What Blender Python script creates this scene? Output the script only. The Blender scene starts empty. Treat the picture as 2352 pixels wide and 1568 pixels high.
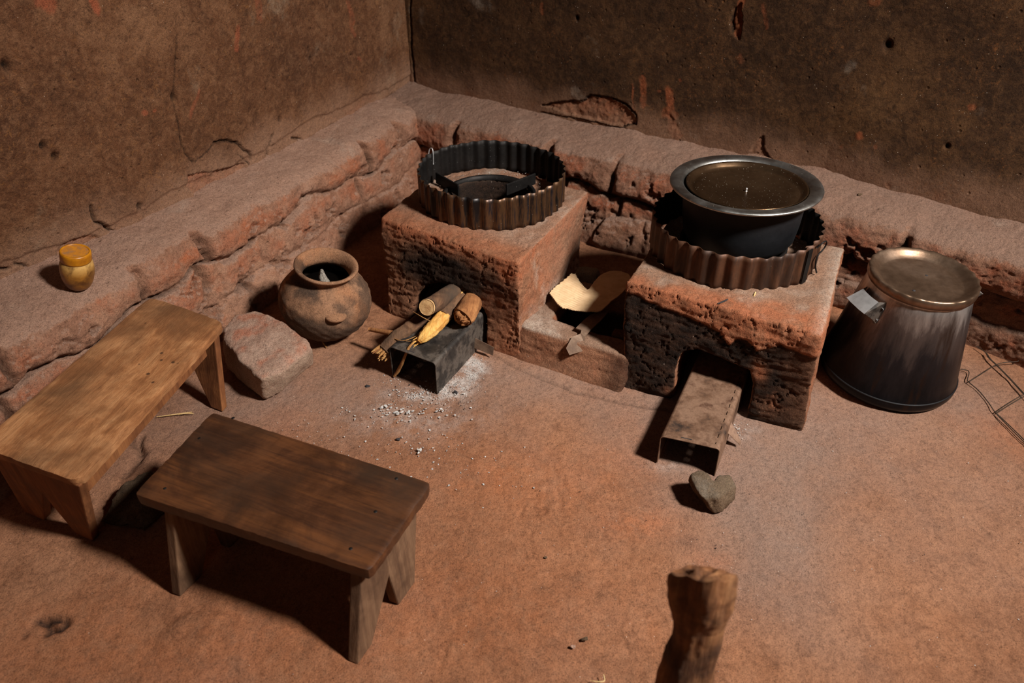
import bpy, bmesh, math, random
import numpy as np
from mathutils import Vector, Matrix
random.seed(7)
C = bpy.context.scene.collection
# ------------------------------------------------------------------ camera model
F = 1829.0; PITCH = math.radians(35); CH = 1.5
def ray(px, py):
    x = (px-1176)/F; y = -(py-784)/F
    return np.array([x, math.cos(PITCH)+y*math.sin(PITCH), -math.sin(PITCH)+y*math.cos(PITCH)])
def at(px, py, z=0.0):
    r = ray(px, py); t = (z-CH)/r[2]
    return Vector((r[0]*t, r[1]*t, z))
def on_plane(px, py, P, n):
    r = ray(px, py); O = np.array([0, 0, CH]); P = np.array(P, float); n = np.array(n, float)
    t = ((P-O)@n)/(r@n); return O+r*t
cam_d = bpy.data.cameras.new('camera'); cam = bpy.data.objects.new('camera', cam_d); C.objects.link(cam)
cam.location = (0, 0, CH); cam.rotation_euler = (math.pi/2-PITCH, 0, 0)
cam_d.sensor_width = 36; cam_d.lens = F/2352*36; cam_d.clip_start = .05
cam_d.dof.use_dof = True; cam_d.dof.focus_distance = 2.25; cam_d.dof.aperture_fstop = 3.2
bpy.context.scene.camera = cam
vs = bpy.context.scene.view_settings
vs.view_transform = 'Standard'; vs.look = 'None'; vs.exposure = 0.0; vs.gamma = 1; vs.use_curve_mapping = False

# ------------------------------------------------------------------ noise
_rng = np.random.default_rng(3)
_perm = np.tile(_rng.permutation(256), 3)
_grad = _rng.normal(size=(256, 3)); _grad /= np.linalg.norm(_grad, axis=1)[:, None]
def perlin(P):
    P = np.asarray(P, float); i = np.floor(P).astype(int); f = P-i; i = i & 255
    u = f*f*f*(f*(f*6-15)+10); out = 0
    for dx in (0, 1):
        for dy in (0, 1):
            for dz in (0, 1):
                h = _perm[_perm[_perm[(i[:, 0]+dx) & 255]+((i[:, 1]+dy) & 255)]+((i[:, 2]+dz) & 255)]
                g = _grad[h]; d = f-np.array([dx, dy, dz])
                w = (u[:, 0] if dx else 1-u[:, 0])*(u[:, 1] if dy else 1-u[:, 1])*(u[:, 2] if dz else 1-u[:, 2])
                out = out+w*(g*d).sum(1)
    return out*1.6
def fbm(P, sc=1.0, oc=4, gain=.5, seed=0, st=(1, 1, 1)):
    P = np.asarray(P, float)*sc*np.array(st)+seed*17.31+.5; a = 1; o = 0; t = 0
    for k in range(oc):
        o = o+a*perlin(P); t += a; a *= gain; P = P*2.03+5.7
    return o/t*1.5
def sstep(a, b, x):
    t = np.clip((x-a)/(b-a), 0, 1); return t*t*(3-2*t)
def dist_poly(X, Y, pts):
    d = np.full(X.shape, 1e9)
    for (ax, ay), (bx, by) in zip(pts[:-1], pts[1:]):
        vx, vy = bx-ax, by-ay; L = vx*vx+vy*vy+1e-12
        t = np.clip(((X-ax)*vx+(Y-ay)*vy)/L, 0, 1)
        d = np.minimum(d, np.hypot(X-ax-t*vx, Y-ay-t*vy))
    return d
def in_poly(X, Y, pts):
    ins = np.zeros(X.shape, bool); n = len(pts)
    for k in range(n):
        x0, y0 = pts[k]; x1, y1 = pts[(k+1) % n]
        c = ((y0 > Y) != (y1 > Y)) & (X < (x1-x0)*(Y-y0)/(y1-y0+1e-12)+x0)
        ins ^= c
    return ins

# ------------------------------------------------------------------ materials
def srgb(r, g, b):
    f = lambda v: (v/255/12.92 if v/255 <= .04045 else ((v/255+.055)/1.055)**2.4)
    return (f(r), f(g), f(b), 1)
class NT:
    def __init__(s, name):
        s.m = bpy.data.materials.new(name); s.m.use_nodes = True; s.t = s.m.node_tree; s.t.nodes.clear()
        s.out = s.t.nodes.new('ShaderNodeOutputMaterial'); s.b = s.t.nodes.new('ShaderNodeBsdfPrincipled')
        s.t.links.new(s.b.outputs[0], s.out.inputs[0]); s.co = s.t.nodes.new('ShaderNodeTexCoord').outputs['Object']
    def put(s, n, k, v):
        if v is None: return
        if isinstance(v, bpy.types.NodeSocket): s.t.links.new(v, n.inputs[k])
        else: n.inputs[k].default_value = v
    def mapping(s, scale=(1, 1, 1), rot=(0, 0, 0), loc=(0, 0, 0)):
        n = s.t.nodes.new('ShaderNodeMapping'); s.put(n, 0, s.co); n.inputs['Scale'].default_value = scale
        n.inputs['Rotation'].default_value = rot; n.inputs['Location'].default_value = loc; return n.outputs[0]
    def noise(s, sc, det=6, rough=.55, dist=0, vec=None, seed=0):
        n = s.t.nodes.new('ShaderNodeTexNoise'); n.noise_dimensions = '4D'
        s.put(n, 'Vector', vec or s.co); s.put(n, 'W', float(seed)); s.put(n, 'Scale', float(sc)); s.put(n, 'Detail', float(det))
        s.put(n, 'Roughness', rough); s.put(n, 'Distortion', float(dist)); return n.outputs[0]
    def voro(s, sc, feat='F1', vec=None, rnd=1.0):
        n = s.t.nodes.new('ShaderNodeTexVoronoi'); n.feature = feat
        s.put(n, 'Vector', vec or s.co); s.put(n, 'Scale', float(sc)); s.put(n, 'Randomness', rnd); return n
    def ramp(s, f, stops, interp='LINEAR'):
        n = s.t.nodes.new('ShaderNodeValToRGB'); n.color_ramp.interpolation = interp; e = n.color_ramp.elements
        while len(e) < len(stops): e.new(.5)
        for q, (p, c) in zip(e, stops): q.position = p; q.color = c if hasattr(c, '__len__') else (c, c, c, 1)
        s.put(n, 0, f); return n.outputs[0]
    def math(s, op, a, b=None, clamp=False):
        n = s.t.nodes.new('ShaderNodeMath'); n.operation = op; n.use_clamp = clamp; s.put(n, 0, a); s.put(n, 1, b); return n.outputs[0]
    def mix(s, f, a, b, mode='MIX'):
        n = s.t.nodes.new('ShaderNodeMix'); n.data_type = 'RGBA'; n.blend_type = mode
        s.put(n, 0, f); s.put(n, 6, a); s.put(n, 7, b); return n.outputs[2]
    def attr(s, name):
        n = s.t.nodes.new('ShaderNodeAttribute'); n.attribute_name = name; return n.outputs['Fac']
    def bump(s, h, strength=.5, dist=.01, prev=None):
        n = s.t.nodes.new('ShaderNodeBump'); s.put(n, 'Height', h); n.inputs['Strength'].default_value = strength
        n.inputs['Distance'].default_value = dist
        if prev: s.put(n, 'Normal', prev)
        return n.outputs[0]
    def fin(s, col, rough=.9, metal=0.0, normal=None, spec=.3):
        s.put(s.b, 'Base Color', col); s.put(s.b, 'Roughness', rough); s.put(s.b, 'Metallic', metal)
        s.put(s.b, 'Specular IOR Level', spec); s.put(s.b, 'Normal', normal); return s.m

def earth(name, dark, mid, light, red=None, soot=None, ash=None, dust=None, sc=1.0, b1=.012, b2=.004, speck=.0, pits=True, spec=.15, fib=None, srough=.9):
    n = NT(name)
    big = n.noise(2.2*sc, 8, .62, .4); med = n.noise(13*sc, 8, .65, .2, seed=2); fin = n.noise(90*sc, 6, .7, seed=5); vf = n.noise(330, 4, .7, seed=9)
    big = n.math('ADD', n.math('MULTIPLY', big, .6), n.math('MULTIPLY', n.noise(9*sc, 8, .72, .6, seed=31), .4))
    col = n.ramp(big, [(.34, dark), (.5, mid), (.66, light)])
    col = n.mix(n.ramp(n.noise(30*sc, 7, .75, .8, seed=33), [(.46, 0), (.66, .6)]), col, light)
    col = n.mix(n.ramp(n.noise(22*sc, 7, .75, .8, seed=35), [(.36, .7), (.5, 0)]), col, dark)
    if red: col = n.mix(n.math('MULTIPLY', n.attr('red'), n.ramp(n.noise(24, 6, .7, .5, seed=4), [(.36, .25), (.55, 1)])), col, red)
    if dust: col = n.mix(n.math('MULTIPLY', n.attr('dust'), n.ramp(n.noise(8, 8, .7, .3, seed=6), [(.25, .6), (.6, 1)])), col, dust)
    if soot: col = n.mix(n.math('MULTIPLY', n.attr('soot'), n.ramp(n.noise(18, 8, .7, .3, seed=7), [(.3, 1), (.8, .86)])), col, soot)
    if ash: col = n.mix(n.math('MULTIPLY', n.attr('ash'), n.ramp(n.noise(60, 8, .8, .3, seed=8), [(.35, .15), (.6, 1)])), col, ash)
    # fine grain tonal variation of the soil itself
    g = n.ramp(fin, [(.3, (.5, .47, .45, 1)), (.47, (.95, .95, .95, 1)), (.68, (1.18, 1.16, 1.13, 1))])
    col = n.mix(.8, col, g, 'MULTIPLY')
    g2 = n.ramp(vf, [(.34, (.28, .26, .25, 1)), (.47, (.95, .95, .95, 1)), (.64, (1.28, 1.25, 1.2, 1))])
    col = n.mix(.75, col, g2, 'MULTIPLY')
    col = n.mix(n.ramp(vf, [(.6, 0), (.72, .35)]), col, light)
    if fib:
        w = n.noise(75, 7, .78, .3, seed=12)
        col = n.mix(n.math('MULTIPLY', n.ramp(w, [(.54, 0), (.64, .75)]), n.ramp(n.noise(5, 6, .7, seed=14), [(.45, 0), (.62, .9)])), col, fib)
    if speck > 0:
        v = n.voro(150); s1 = n.ramp(v.outputs['Distance'], [(.10, 1), (.16, 0)])
        sel = n.t.nodes.new('ShaderNodeSeparateColor'); n.put(sel, 0, v.outputs['Color'])
        s2 = n.ramp(sel.outputs[0], [(1-speck, 0), (1-speck+.002, 1)], 'CONSTANT')
        col = n.mix(n.math('MULTIPLY', s1, s2), col, srgb(225, 205, 185))
    mm = n.noise(38*sc, 6, .68, .3, seed=21)
    h = n.math('ADD', n.math('ADD', n.math('MULTIPLY', med, .9), n.math('MULTIPLY', mm, .8)), n.math('MULTIPLY', fin, .55))
    nm = n.bump(h, 1.0, b1*1.25)
    if pits:
        v2 = n.voro(26*sc); p = n.ramp(v2.outputs['Distance'], [(.07, 0), (.2, 1)])
        sel = n.t.nodes.new('ShaderNodeSeparateColor'); n.put(sel, 0, v2.outputs['Color'])
        keep = n.ramp(sel.outputs[1], [(.8, 0), (.82, 1)])
        pit = n.math('SUBTRACT', 1.0, n.math('MULTIPLY', n.math('SUBTRACT', 1.0, p), keep))
        nm = n.bump(pit, .6, .01, nm)
    nm = n.bump(vf, .6, b2, nm)
    return n.fin(col, srough, 0.0, nm, spec)

def wood(name, dark, mid, light, sc=1.0, axis=0, bump=.004, stain=None, rough=.6, spec=.3, spots=0, st=1.6):
    n = NT(name)
    s = [22, 22, 22]; s[axis] = st
    v = n.mapping(tuple(q*sc for q in s)); gr = n.noise(1.6, 9, .68, .6, vec=v, seed=1)
    s2 = [130, 130, 130]; s2[axis] = 5*st/1.6
    fi = n.noise(1.5, 6, .7, .3, vec=n.mapping(tuple(q*sc for q in s2)), seed=3)
    big = n.noise(7*sc, 7, .65, .8, seed=4)
    col = n.ramp(gr, [(.28, dark), (.48, mid), (.68, light)])
    col = n.mix(n.ramp(big, [(.35, .75), (.55, 0)]), col, dark)
    col = n.mix(n.ramp(big, [(.52, 0), (.7, .6)]), col, light)
    col = n.mix(n.ramp(fi, [(.34, .5), (.48, 0)]), col, dark)
    if stain: col = n.mix(n.ramp(n.noise(4.5*sc, 8, .6, .5, seed=8), [(.45, 0), (.64, .9)]), col, stain)
    if spots:
        vv = n.voro(34); p = n.ramp(vv.outputs['Distance'], [(.12, 1), (.2, 0)])
        sel = n.t.nodes.new('ShaderNodeSeparateColor'); n.put(sel, 0, vv.outputs['Color'])
        col = n.mix(n.math('MULTIPLY', p, n.ramp(sel.outputs[0], [(1-spots, 0), (1-spots+.01, .8)])), col, srgb(40, 28, 20))
    nm = n.bump(n.math('ADD', gr, n.math('MULTIPLY', fi, .6)), .8, bump)
    return n.fin(col, n.ramp(big, [(.3, rough-.1), (.7, rough+.12)]), 0.0, nm, spec)

def metal(name, stops, rough=.4, metal_=1.0, sc=(1, 1, 1), nsc=6, bump=.0008, spots=None, b_sc=60, rr=.1, seed=0):
    n = NT(name); v = n.mapping(sc); f = n.noise(nsc, 9, .7, .1, vec=v, seed=seed)
    col = n.ramp(f, stops); f2 = n.noise(b_sc, 5, .6, seed=2)
    col = n.mix(.6, col, n.ramp(f2, [(.3, (.7, .7, .7, 1)), (.6, (1, 1, 1, 1))]), 'MULTIPLY')
    ro = n.ramp(n.noise(nsc*2.5, 6, .6, .3, vec=v, seed=7), [(.3, max(.03, rough-rr)), (.7, rough+rr)])
    me = metal_
    if spots:
        vv = n.voro(spots[0]); p = n.ramp(vv.outputs['Distance'], [(.08, 1), (.13, 0)])
        sel = n.t.nodes.new('ShaderNodeSeparateColor'); n.put(sel, 0, vv.outputs['Color'])
        k = n.math('MULTIPLY', p, n.ramp(sel.outputs[0], [(1-spots[1], 0), (1-spots[1]+.01, 1)]))
        col = n.mix(k, col, spots[2]); me = n.math('MULTIPLY', n.math('SUBTRACT', 1.0, k), metal_)
        ro = n.mix(k, ro, (.9, .9, .9, 1))
    nm = n.bump(f2, .5, bump)
    return n.fin(col, ro, me, nm, .5)

S = srgb
M = {}
M['floor'] = earth('packed_earth', S(116, 78, 57), S(143, 98, 72), S(162, 116, 88), red=S(172, 103, 64), soot=S(34, 26, 23), ash=S(196, 190, 186), dust=S(136, 112, 100), sc=1.0, b1=.004, b2=.0016, speck=.012, pits=False)
M['wall_l'] = earth('smoked_plaster', S(70, 44, 30), S(102, 66, 44), S(138, 99, 72), red=S(152, 82, 56), soot=S(22, 16, 12), ash=S(170, 148, 125), dust=S(150, 114, 92), sc=1.3, b1=.006, b2=.0025, speck=.014, fib=S(150, 100, 58))
M['wall_r'] = earth('dark_smoked_plaster', S(40, 26, 17), S(62, 41, 26), S(98, 68, 43), red=S(134, 74, 46), soot=S(16, 11, 8), ash=S(170, 155, 140), dust=S(132, 98, 78), sc=1.3, b1=.0028, b2=.0018, speck=.03, fib=S(128, 80, 44))
M['ledge'] = earth('dusty_mud_brick', S(120, 80, 60), S(148, 104, 82), S(174, 130, 104), red=S(164, 94, 62), soot=S(24, 18, 14), ash=S(184, 166, 150), dust=S(164, 130, 112), sc=1.3, b1=.007, b2=.003, speck=.012)
M['ledge_dimmed'] = earth('dusty_mud_brick_dimmed', S(106, 72, 54), S(134, 94, 74), S(156, 116, 94), red=S(154, 86, 58), soot=S(24, 18, 14), ash=S(166, 150, 136), dust=S(142, 113, 98), sc=1.3, b1=.007, b2=.003, speck=.012)  # same brick as the left ledge, colour darkened to offset key lamp falloff
M['clay'] = earth('stove_clay', S(100, 67, 49), S(136, 93, 69), S(164, 118, 91), red=S(162, 98, 68), soot=S(18, 16, 15), ash=S(186, 170, 156), dust=S(140, 112, 94), sc=1.5, b1=.0045, b2=.003, speck=.02, pits=False)
M['rock'] = earth('rough_stone', S(136, 98, 82), S(176, 136, 118), S(200, 168, 150), red=S(186, 100, 68), soot=S(60, 45, 36), ash=S(172, 152, 130), dust=S(150, 130, 112), sc=3.0, b1=.004, b2=.003)
M['rock2'] = earth('grey_stone', S(66, 49, 35), S(108, 84, 64), S(142, 118, 96), red=S(150, 95, 50), soot=S(50, 38, 28), ash=S(150, 140, 128), dust=S(130, 114, 96), sc=4.0, b1=.006, b2=.004)
M['pottery'] = earth('earthenware', S(102, 74, 57), S(134, 98, 75), S(154, 116, 90), red=S(154, 104, 72), soot=S(58, 48, 42), ash=S(120, 110, 100), dust=S(150, 110, 82), sc=2.0, b1=.0015, b2=.0012, pits=False)
M['wood_light'] = wood('worn_pale_wood', S(112, 70, 42), S(166, 110, 68), S(198, 144, 98), 1.0, 0, .004, stain=S(108, 74, 48), rough=.62, spots=.10, st=5)
M['wood_leg'] = wood('orange_pale_wood', S(86, 50, 28), S(126, 77, 45), S(152, 99, 58), 1.0, 2, .003, rough=.7)
M['wood_dark'] = wood('polished_dark_wood', S(38, 22, 15), S(74, 43, 25), S(104, 62, 33), .9, 0, .0018, stain=S(54, 38, 28), rough=.42, spec=.45)
M['wood_darkleg'] = wood('weathered_brown_wood', S(72, 50, 36), S(110, 80, 58), S(136, 104, 78), 1.0, 2, .004, rough=.8)
M['bark'] = wood('bark', S(66, 44, 31), S(104, 73, 52), S(134, 98, 70), 1.5, 1, .004, rough=.9, stain=S(70, 58, 48))
M['bark_orange'] = wood('rotten_wood', S(104, 62, 36), S(158, 104, 62), S(190, 134, 84), 1.5, 1, .005, rough=.9)
M['cutwood'] = wood('cut_wood', S(178, 132, 88), S(206, 164, 112), S(222, 184, 134), 2.0, 1, .003, rough=.8)
M['split'] = wood('split_yellow_wood', S(190, 122, 50), S(226, 170, 88), S(244, 204, 128), 2.0, 1, .005, rough=.75)
M['fibre'] = wood('wood_fibre', S(134, 88, 48), S(176, 126, 74), S(200, 156, 100), 3.0, 1, .004, rough=.8)
M['straw'] = wood('straw', S(170, 135, 85), S(205, 170, 115), S(225, 195, 145), 3.0, 1, .001, rough=.7)
M['stick'] = wood('old_post_wood', S(84, 54, 38), S(166, 108, 68), S(206, 148, 100), 1.6, 2, .012, stain=S(66, 44, 34), rough=.85)
M['steel'] = metal('steel_rim', [(.3, S(150, 148, 145)), (.5, S(182, 180, 176)), (.7, S(200, 198, 192))], .36, 1.0, nsc=4, spots=(260, .10, S(225, 215, 200)))
M['lidsteel'] = metal('tarnished_lid_steel', [(.3, S(76, 57, 41)), (.5, S(102, 77, 55)), (.7, S(132, 104, 78))], .26, .9, nsc=3, spots=(230, .22, S(225, 215, 200)), bump=.0004)
M['potblack'] = metal('sooted_pot', [(.3, S(12, 12, 14)), (.5, S(20, 20, 23)), (.7, S(30, 29, 33))], .62, .35, nsc=4, bump=.001)
M['wash'] = metal('heat_tinted_sheet', [(.30, S(20, 18, 20)), (.42, S(34, 29, 28)), (.50, S(96, 66, 42)), (.57, S(30, 33, 42)), (.66, S(124, 90, 60))], .42, .6, sc=(9, 9, 1.0), nsc=2.8, spots=(240, .06, S(210, 205, 200)), bump=.0006)
M['ringb'] = metal('rusty_sheet', [(.30, S(26, 19, 16)), (.44, S(60, 38, 26)), (.56, S(92, 58, 38)), (.70, S(44, 38, 35))], .58, .4, sc=(7, 7, 1.5), nsc=2.4, spots=(240, .03, S(190, 170, 150)), bump=.001)
M['duct'] = metal('sooty_sheet', [(.34, S(24, 21, 21)), (.47, S(52, 46, 42)), (.56, S(96, 86, 78)), (.66, S(48, 38, 32))], .65, .3, nsc=14, bump=.001, b_sc=120)
M['duct2'] = metal('rusty_grey_sheet', [(.34, S(52, 40, 34)), (.45, S(106, 76, 57)), (.55, S(138, 106, 85)), (.66, S(90, 60, 44))], .65, .25, nsc=13, bump=.001, b_sc=120, seed=3)
M['iron'] = metal('black_iron', [(.3, S(22, 20, 20)), (.6, S(42, 38, 36)), (.8, S(56, 50, 46))], .6, .7, nsc=10, spots=(260, .08, S(190, 185, 180)))
M['alum'] = metal('worn_aluminium', [(.3, S(150, 148, 148)), (.6, S(190, 188, 188)), (.8, S(210, 208, 206))], .42, .5, nsc=6)
M['rustiron'] = metal('rusty_iron', [(.3, S(84, 62, 50)), (.5, S(122, 96, 78)), (.7, S(150, 126, 106))], .7, .3, nsc=22, bump=.002)
M['wire'] = metal('dull_wire', [(.3, S(56, 47, 40)), (.6, S(88, 74, 62)), (.8, S(108, 92, 78))], .6, .6, nsc=20)
# tapered pot body: brushed steel above, blackened towards the base, with dark drips
n = NT('blackened_pot_body'); geo = n.t.nodes.new('ShaderNodeSeparateXYZ'); n.put(geo, 0, n.co)
dr = n.noise(2.4, 7, .65, .3, vec=n.mapping((9, 9, 1.3)), seed=2)
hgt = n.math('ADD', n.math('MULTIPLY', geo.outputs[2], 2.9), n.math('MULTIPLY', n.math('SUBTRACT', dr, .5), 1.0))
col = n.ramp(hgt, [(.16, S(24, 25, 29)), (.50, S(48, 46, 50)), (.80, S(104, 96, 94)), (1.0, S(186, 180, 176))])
col = n.mix(n.ramp(n.noise(1.6, 5, .6, .2, vec=n.mapping((12, 12, 1.0)), seed=6), [(.56, 0), (.66, .7)]), col, S(54, 36, 24))
br = n.noise(3, 3, .6, vec=n.mapping((4, 4, 160)), seed=9)
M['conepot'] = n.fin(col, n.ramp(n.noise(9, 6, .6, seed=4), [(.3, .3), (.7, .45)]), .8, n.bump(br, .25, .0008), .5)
M['conelid'] = metal('browned_lid', [(.3, S(98, 76, 60)), (.5, S(134, 108, 88)), (.7, S(162, 136, 116))], .38, .85, nsc=7, bump=.0008)
# jar plastics
n = NT('jar_body_plastic'); gr = n.noise(26, 8, .65, .5); geo = n.t.nodes.new('ShaderNodeSeparateXYZ'); n.put(geo, 0, n.co)
c0 = n.ramp(geo.outputs[2], [(.01, S(132, 82, 24)), (.055, S(158, 106, 40)), (.085, S(204, 160, 92))])
c1 = n.mix(n.ramp(gr, [(.44, 0), (.62, .9)]), c0, S(84, 50, 24))
M['jar'] = n.fin(c1, .38, 0.0, n.bump(gr, .3, .001), .5)
n = NT('jar_lid_plastic'); gr = n.noise(40, 6, .6)
M['jarlid'] = n.fin(n.ramp(gr, [(.35, S(150, 88, 14)), (.6, S(190, 122, 20))]), .35, 0.0, n.bump(gr, .2, .001), .5)
n = NT('jar_lid_dust'); gr = n.noise(60, 8, .7, .6)
M['jartop'] = n.fin(n.ramp(gr, [(.36, S(140, 104, 72)), (.5, S(176, 112, 40)), (.66, S(200, 128, 30))]), .6, 0.0, n.bump(gr, .3, .001), .3)
# cardboard
n = NT('cardboard'); gr = n.noise(40, 7, .6); sp = n.noise(26, 4, .6, .6, seed=4)
cc = n.ramp(gr, [(.3, S(184, 150, 112)), (.6, S(204, 172, 134))])
cc = n.mix(n.ramp(sp, [(.68, 0), (.71, .9)]), cc, S(60, 42, 28))
M['card'] = n.fin(cc, .85, 0.0, n.bump(gr, .4, .001), .2)
n = NT('ash'); M['ash'] = n.fin(n.ramp(n.noise(60, 5), [(.3, S(145, 141, 138)), (.6, S(200, 196, 192))]), .95, 0.0, None, .1)
n = NT('charcoal'); g = n.noise(90, 6); M['char'] = n.fin(n.ramp(g, [(.3, S(18, 16, 16)), (.7, S(62, 58, 60))]), .8, 0.0, n.bump(g, .8, .003), .3)
n = NT('dark_oil'); M['oil'] = n.fin(S(9, 7, 6), .2, 0.0, None, .5)
n = NT('grey_fluff'); g = n.noise(130, 6, .7); M['fluff'] = n.fin(n.ramp(g, [(.35, S(96, 86, 78)), (.65, S(182, 172, 160))]), .95, 0.0, n.bump(g, 1, .004), .1)

# ------------------------------------------------------------------ object helpers
def mesh_obj(name, V, Fc, mat, parent=None, loc=None, smooth=True, attrs=None):
    V = np.asarray(V, float).reshape(-1, 3)
    if loc is not None: V = V-np.array(loc)
    me = bpy.data.meshes.new(name)
    me.from_pydata(V.tolist() if len(V) < 20000 else V, [], Fc if not isinstance(Fc, np.ndarray) else Fc.tolist())
    me.materials.append(M[mat] if isinstance(mat, str) else mat)
    if smooth: me.polygons.foreach_set('use_smooth', [True]*len(me.polygons))
    if attrs:
        for k, v in attrs.items():
            a = me.attributes.new(k, 'FLOAT', 'POINT'); a.data.foreach_set('value', np.clip(np.asarray(v, float), 0, 1).astype(np.float32))
    me.update()
    o = bpy.data.objects.new(name, me); C.objects.link(o)
    if loc is not None: o.location = loc
    if parent: o.parent = parent
    return o
def empty(name, label, cat, loc=(0, 0, 0), rot=(0, 0, 0), group=None):
    o = bpy.data.objects.new(name, None); o.empty_display_size = .05; C.objects.link(o)
    o.location = loc; o.rotation_euler = rot; o['label'] = label; o['category'] = cat
    if group: o['group'] = group
    return o
def tag(o, label, cat, group=None, kind=None):
    o['label'] = label; o['category'] = cat
    if group: o['group'] = group
    if kind: o['kind'] = kind
    return o
def grid_faces(nu, nv, wrap_u=False):
    i = np.arange(nu if wrap_u else nu-1)[:, None]; j = np.arange(nv-1)[None, :]
    i2 = (i+1) % nu
    a = i*nv+j; b = i2*nv+j; c = i2*nv+j+1; d = i*nv+j+1
    return np.stack([a, b, c, d], -1).reshape(-1, 4)
def grid_normals(P):
    du = np.gradient(P, axis=0); dv = np.gradient(P, axis=1); n = np.cross(du, dv)
    return n/(np.linalg.norm(n, axis=2, keepdims=True)+1e-12)
def lathe_vf(profile, segs=64, fn=None):
    pr = np.array(profile, float); th = np.linspace(0, 2*math.pi, segs, endpoint=False)
    P = np.stack([pr[None, :, 0]*np.cos(th)[:, None], pr[None, :, 0]*np.sin(th)[:, None], np.repeat(pr[None, :, 1], segs, 0)], -1)
    if fn is not None: P = fn(P, th)
    return P.reshape(-1, 3), grid_faces(segs, len(pr), True)
def spline(pts, n):
    pts = np.array(pts, float); m = len(pts)
    if m == 2: return pts[0]+(pts[1]-pts[0])*np.linspace(0, 1, n)[:, None]
    out = []
    for t in np.linspace(0, m-1, n):
        k = min(int(t), m-2); f = t-k
        p0 = pts[max(k-1, 0)]; p1 = pts[k]; p2 = pts[k+1]; p3 = pts[min(k+2, m-1)]
        out.append(.5*((2*p1)+(-p0+p2)*f+(2*p0-5*p1+4*p2-p3)*f*f+(-p0+3*p1-3*p2+p3)*f**3))
    return np.array(out)
def tube_vf(pts, radii, n=24, segs=20, noise=0, nsc=30, seed=0, cap=True, capn=0.0, flat=1.0, smoothpath=True):
    k = len(pts[0]); P = spline(pts, n) if smoothpath else np.array(pts, float); n = len(P)
    R = np.interp(np.linspace(0, 1, n), np.linspace(0, 1, len(radii)), radii)
    T = np.gradient(P, axis=0); T /= np.linalg.norm(T, axis=1)[:, None]+1e-12
    up = np.array([0, 0, 1.0]) if abs(T[0][2]) < .9 else np.array([1.0, 0, 0])
    A = np.cross(T[0], up); A /= np.linalg.norm(A); rings = []
    for i in range(n):
        A = A-T[i]*(A@T[i]); A /= np.linalg.norm(A); B = np.cross(T[i], A)
        th = np.linspace(0, 2*math.pi, segs, endpoint=False)
        rings.append(P[i]+R[i]*(np.cos(th)[:, None]*A+flat*np.sin(th)[:, None]*B))
    G = np.array(rings)
    if noise:
        ctr = P[:, None, :]; d = G-ctr; L = np.linalg.norm(d, axis=2, keepdims=True)+1e-9
        arc = np.r_[0, np.cumsum(np.linalg.norm(np.diff(P, axis=0), axis=1))]; tq = np.linspace(0, 2*math.pi, segs, endpoint=False)
        Q = np.stack([np.cos(tq)[None]*2.2+0*arc[:, None], np.sin(tq)[None]*2.2+0*arc[:, None], arc[:, None]*nsc*.35+0*tq[None]], -1)
        nn = (fbm(Q.reshape(-1, 3), 1, 4, .6, seed)+.35*fbm(G.reshape(-1, 3), nsc*1.6, 3, .6, seed)).reshape(n, segs, 1)
        G = ctr+d*(1+noise*nn)
    V = G.reshape(-1, 3); Fc = []
    for i in range(n-1):
        for j in range(segs):
            j2 = (j+1) % segs; Fc.append((i*segs+j, i*segs+j2, (i+1)*segs+j2, (i+1)*segs+j))
    V = list(map(tuple, V))
    if cap:
        for e in (0, n-1):
            # a cap of three inner rings so that ends can be rough
            prev = [e*segs+j for j in range(segs)]; out = -T[e] if e == 0 else T[e]
            for q in (.9, .78, .64, .5, .36, .22, .1):
                base = len(V); idx = []
                for j in range(segs):
                    p = P[e]+(G[e, j]-P[e])*q; p = p+out*capn*R[e]*(1.0*float(fbm(np.array([p]), 60, 4, .75, seed+3)[0])*(.4+.6*math.sqrt(1-q))+.75*(1-q*q))
                    V.append(tuple(p)); idx.append(base+j)
                for j in range(segs):
                    j2 = (j+1) % segs
                    f = (prev[j], idx[j], idx[j2], prev[j2]) if e == n-1 else (prev[j2], idx[j2], idx[j], prev[j])
                    Fc.append(f)
                prev = idx
            V.append(tuple(P[e]+(-T[e] if e == 0 else T[e])*capn*R[e]*.8)); c = len(V)-1
            for j in range(segs):
                j2 = (j+1) % segs; Fc.append((prev[j], c, prev[j2]) if e == n-1 else (prev[j2], c, prev[j]))
    return np.array(V), Fc
def join_vf(*parts):
    V = []; Fc = []; o = 0
    for v, f in parts:
        V.append(np.asarray(v, float)); Fc += [tuple(int(q)+o for q in ff) for ff in f]; o += len(v)
    return np.concatenate(V), Fc
def box_vf(cx, cy, cz, sx, sy, sz):
    V = [(cx+a*sx/2, cy+b*sy/2, cz+c*sz/2) for a in (-1, 1) for b in (-1, 1) for c in (-1, 1)]
    return np.array(V), [(0, 1, 3, 2), (4, 6, 7, 5), (0, 4, 5, 1), (2, 3, 7, 6), (0, 2, 6, 4), (1, 5, 7, 3)]
def hexa_vf(bottom, top):
    V = list(bottom)+list(top); n = len(bottom)
    return np.array([tuple(v) for v in V]), [tuple(range(n-1, -1, -1)), tuple(range(n, 2*n))]+[(i, (i+1) % n, n+(i+1) % n, n+i) for i in range(n)]
def evaluated(ob):
    dg = bpy.context.evaluated_depsgraph_get(); ev = ob.evaluated_get(dg)
    me = bpy.data.meshes.new_from_object(ev, depsgraph=dg); return me
def raw(me):
    V = np.empty(len(me.vertices)*3); me.vertices.foreach_get('co', V)
    return V.reshape(-1, 3), [tuple(p.vertices) for p in me.polygons]
def normals_of(me):
    N = np.empty(len(me.vertices)*3); me.vertices.foreach_get('normal', N); return N.reshape(-1, 3)
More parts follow.
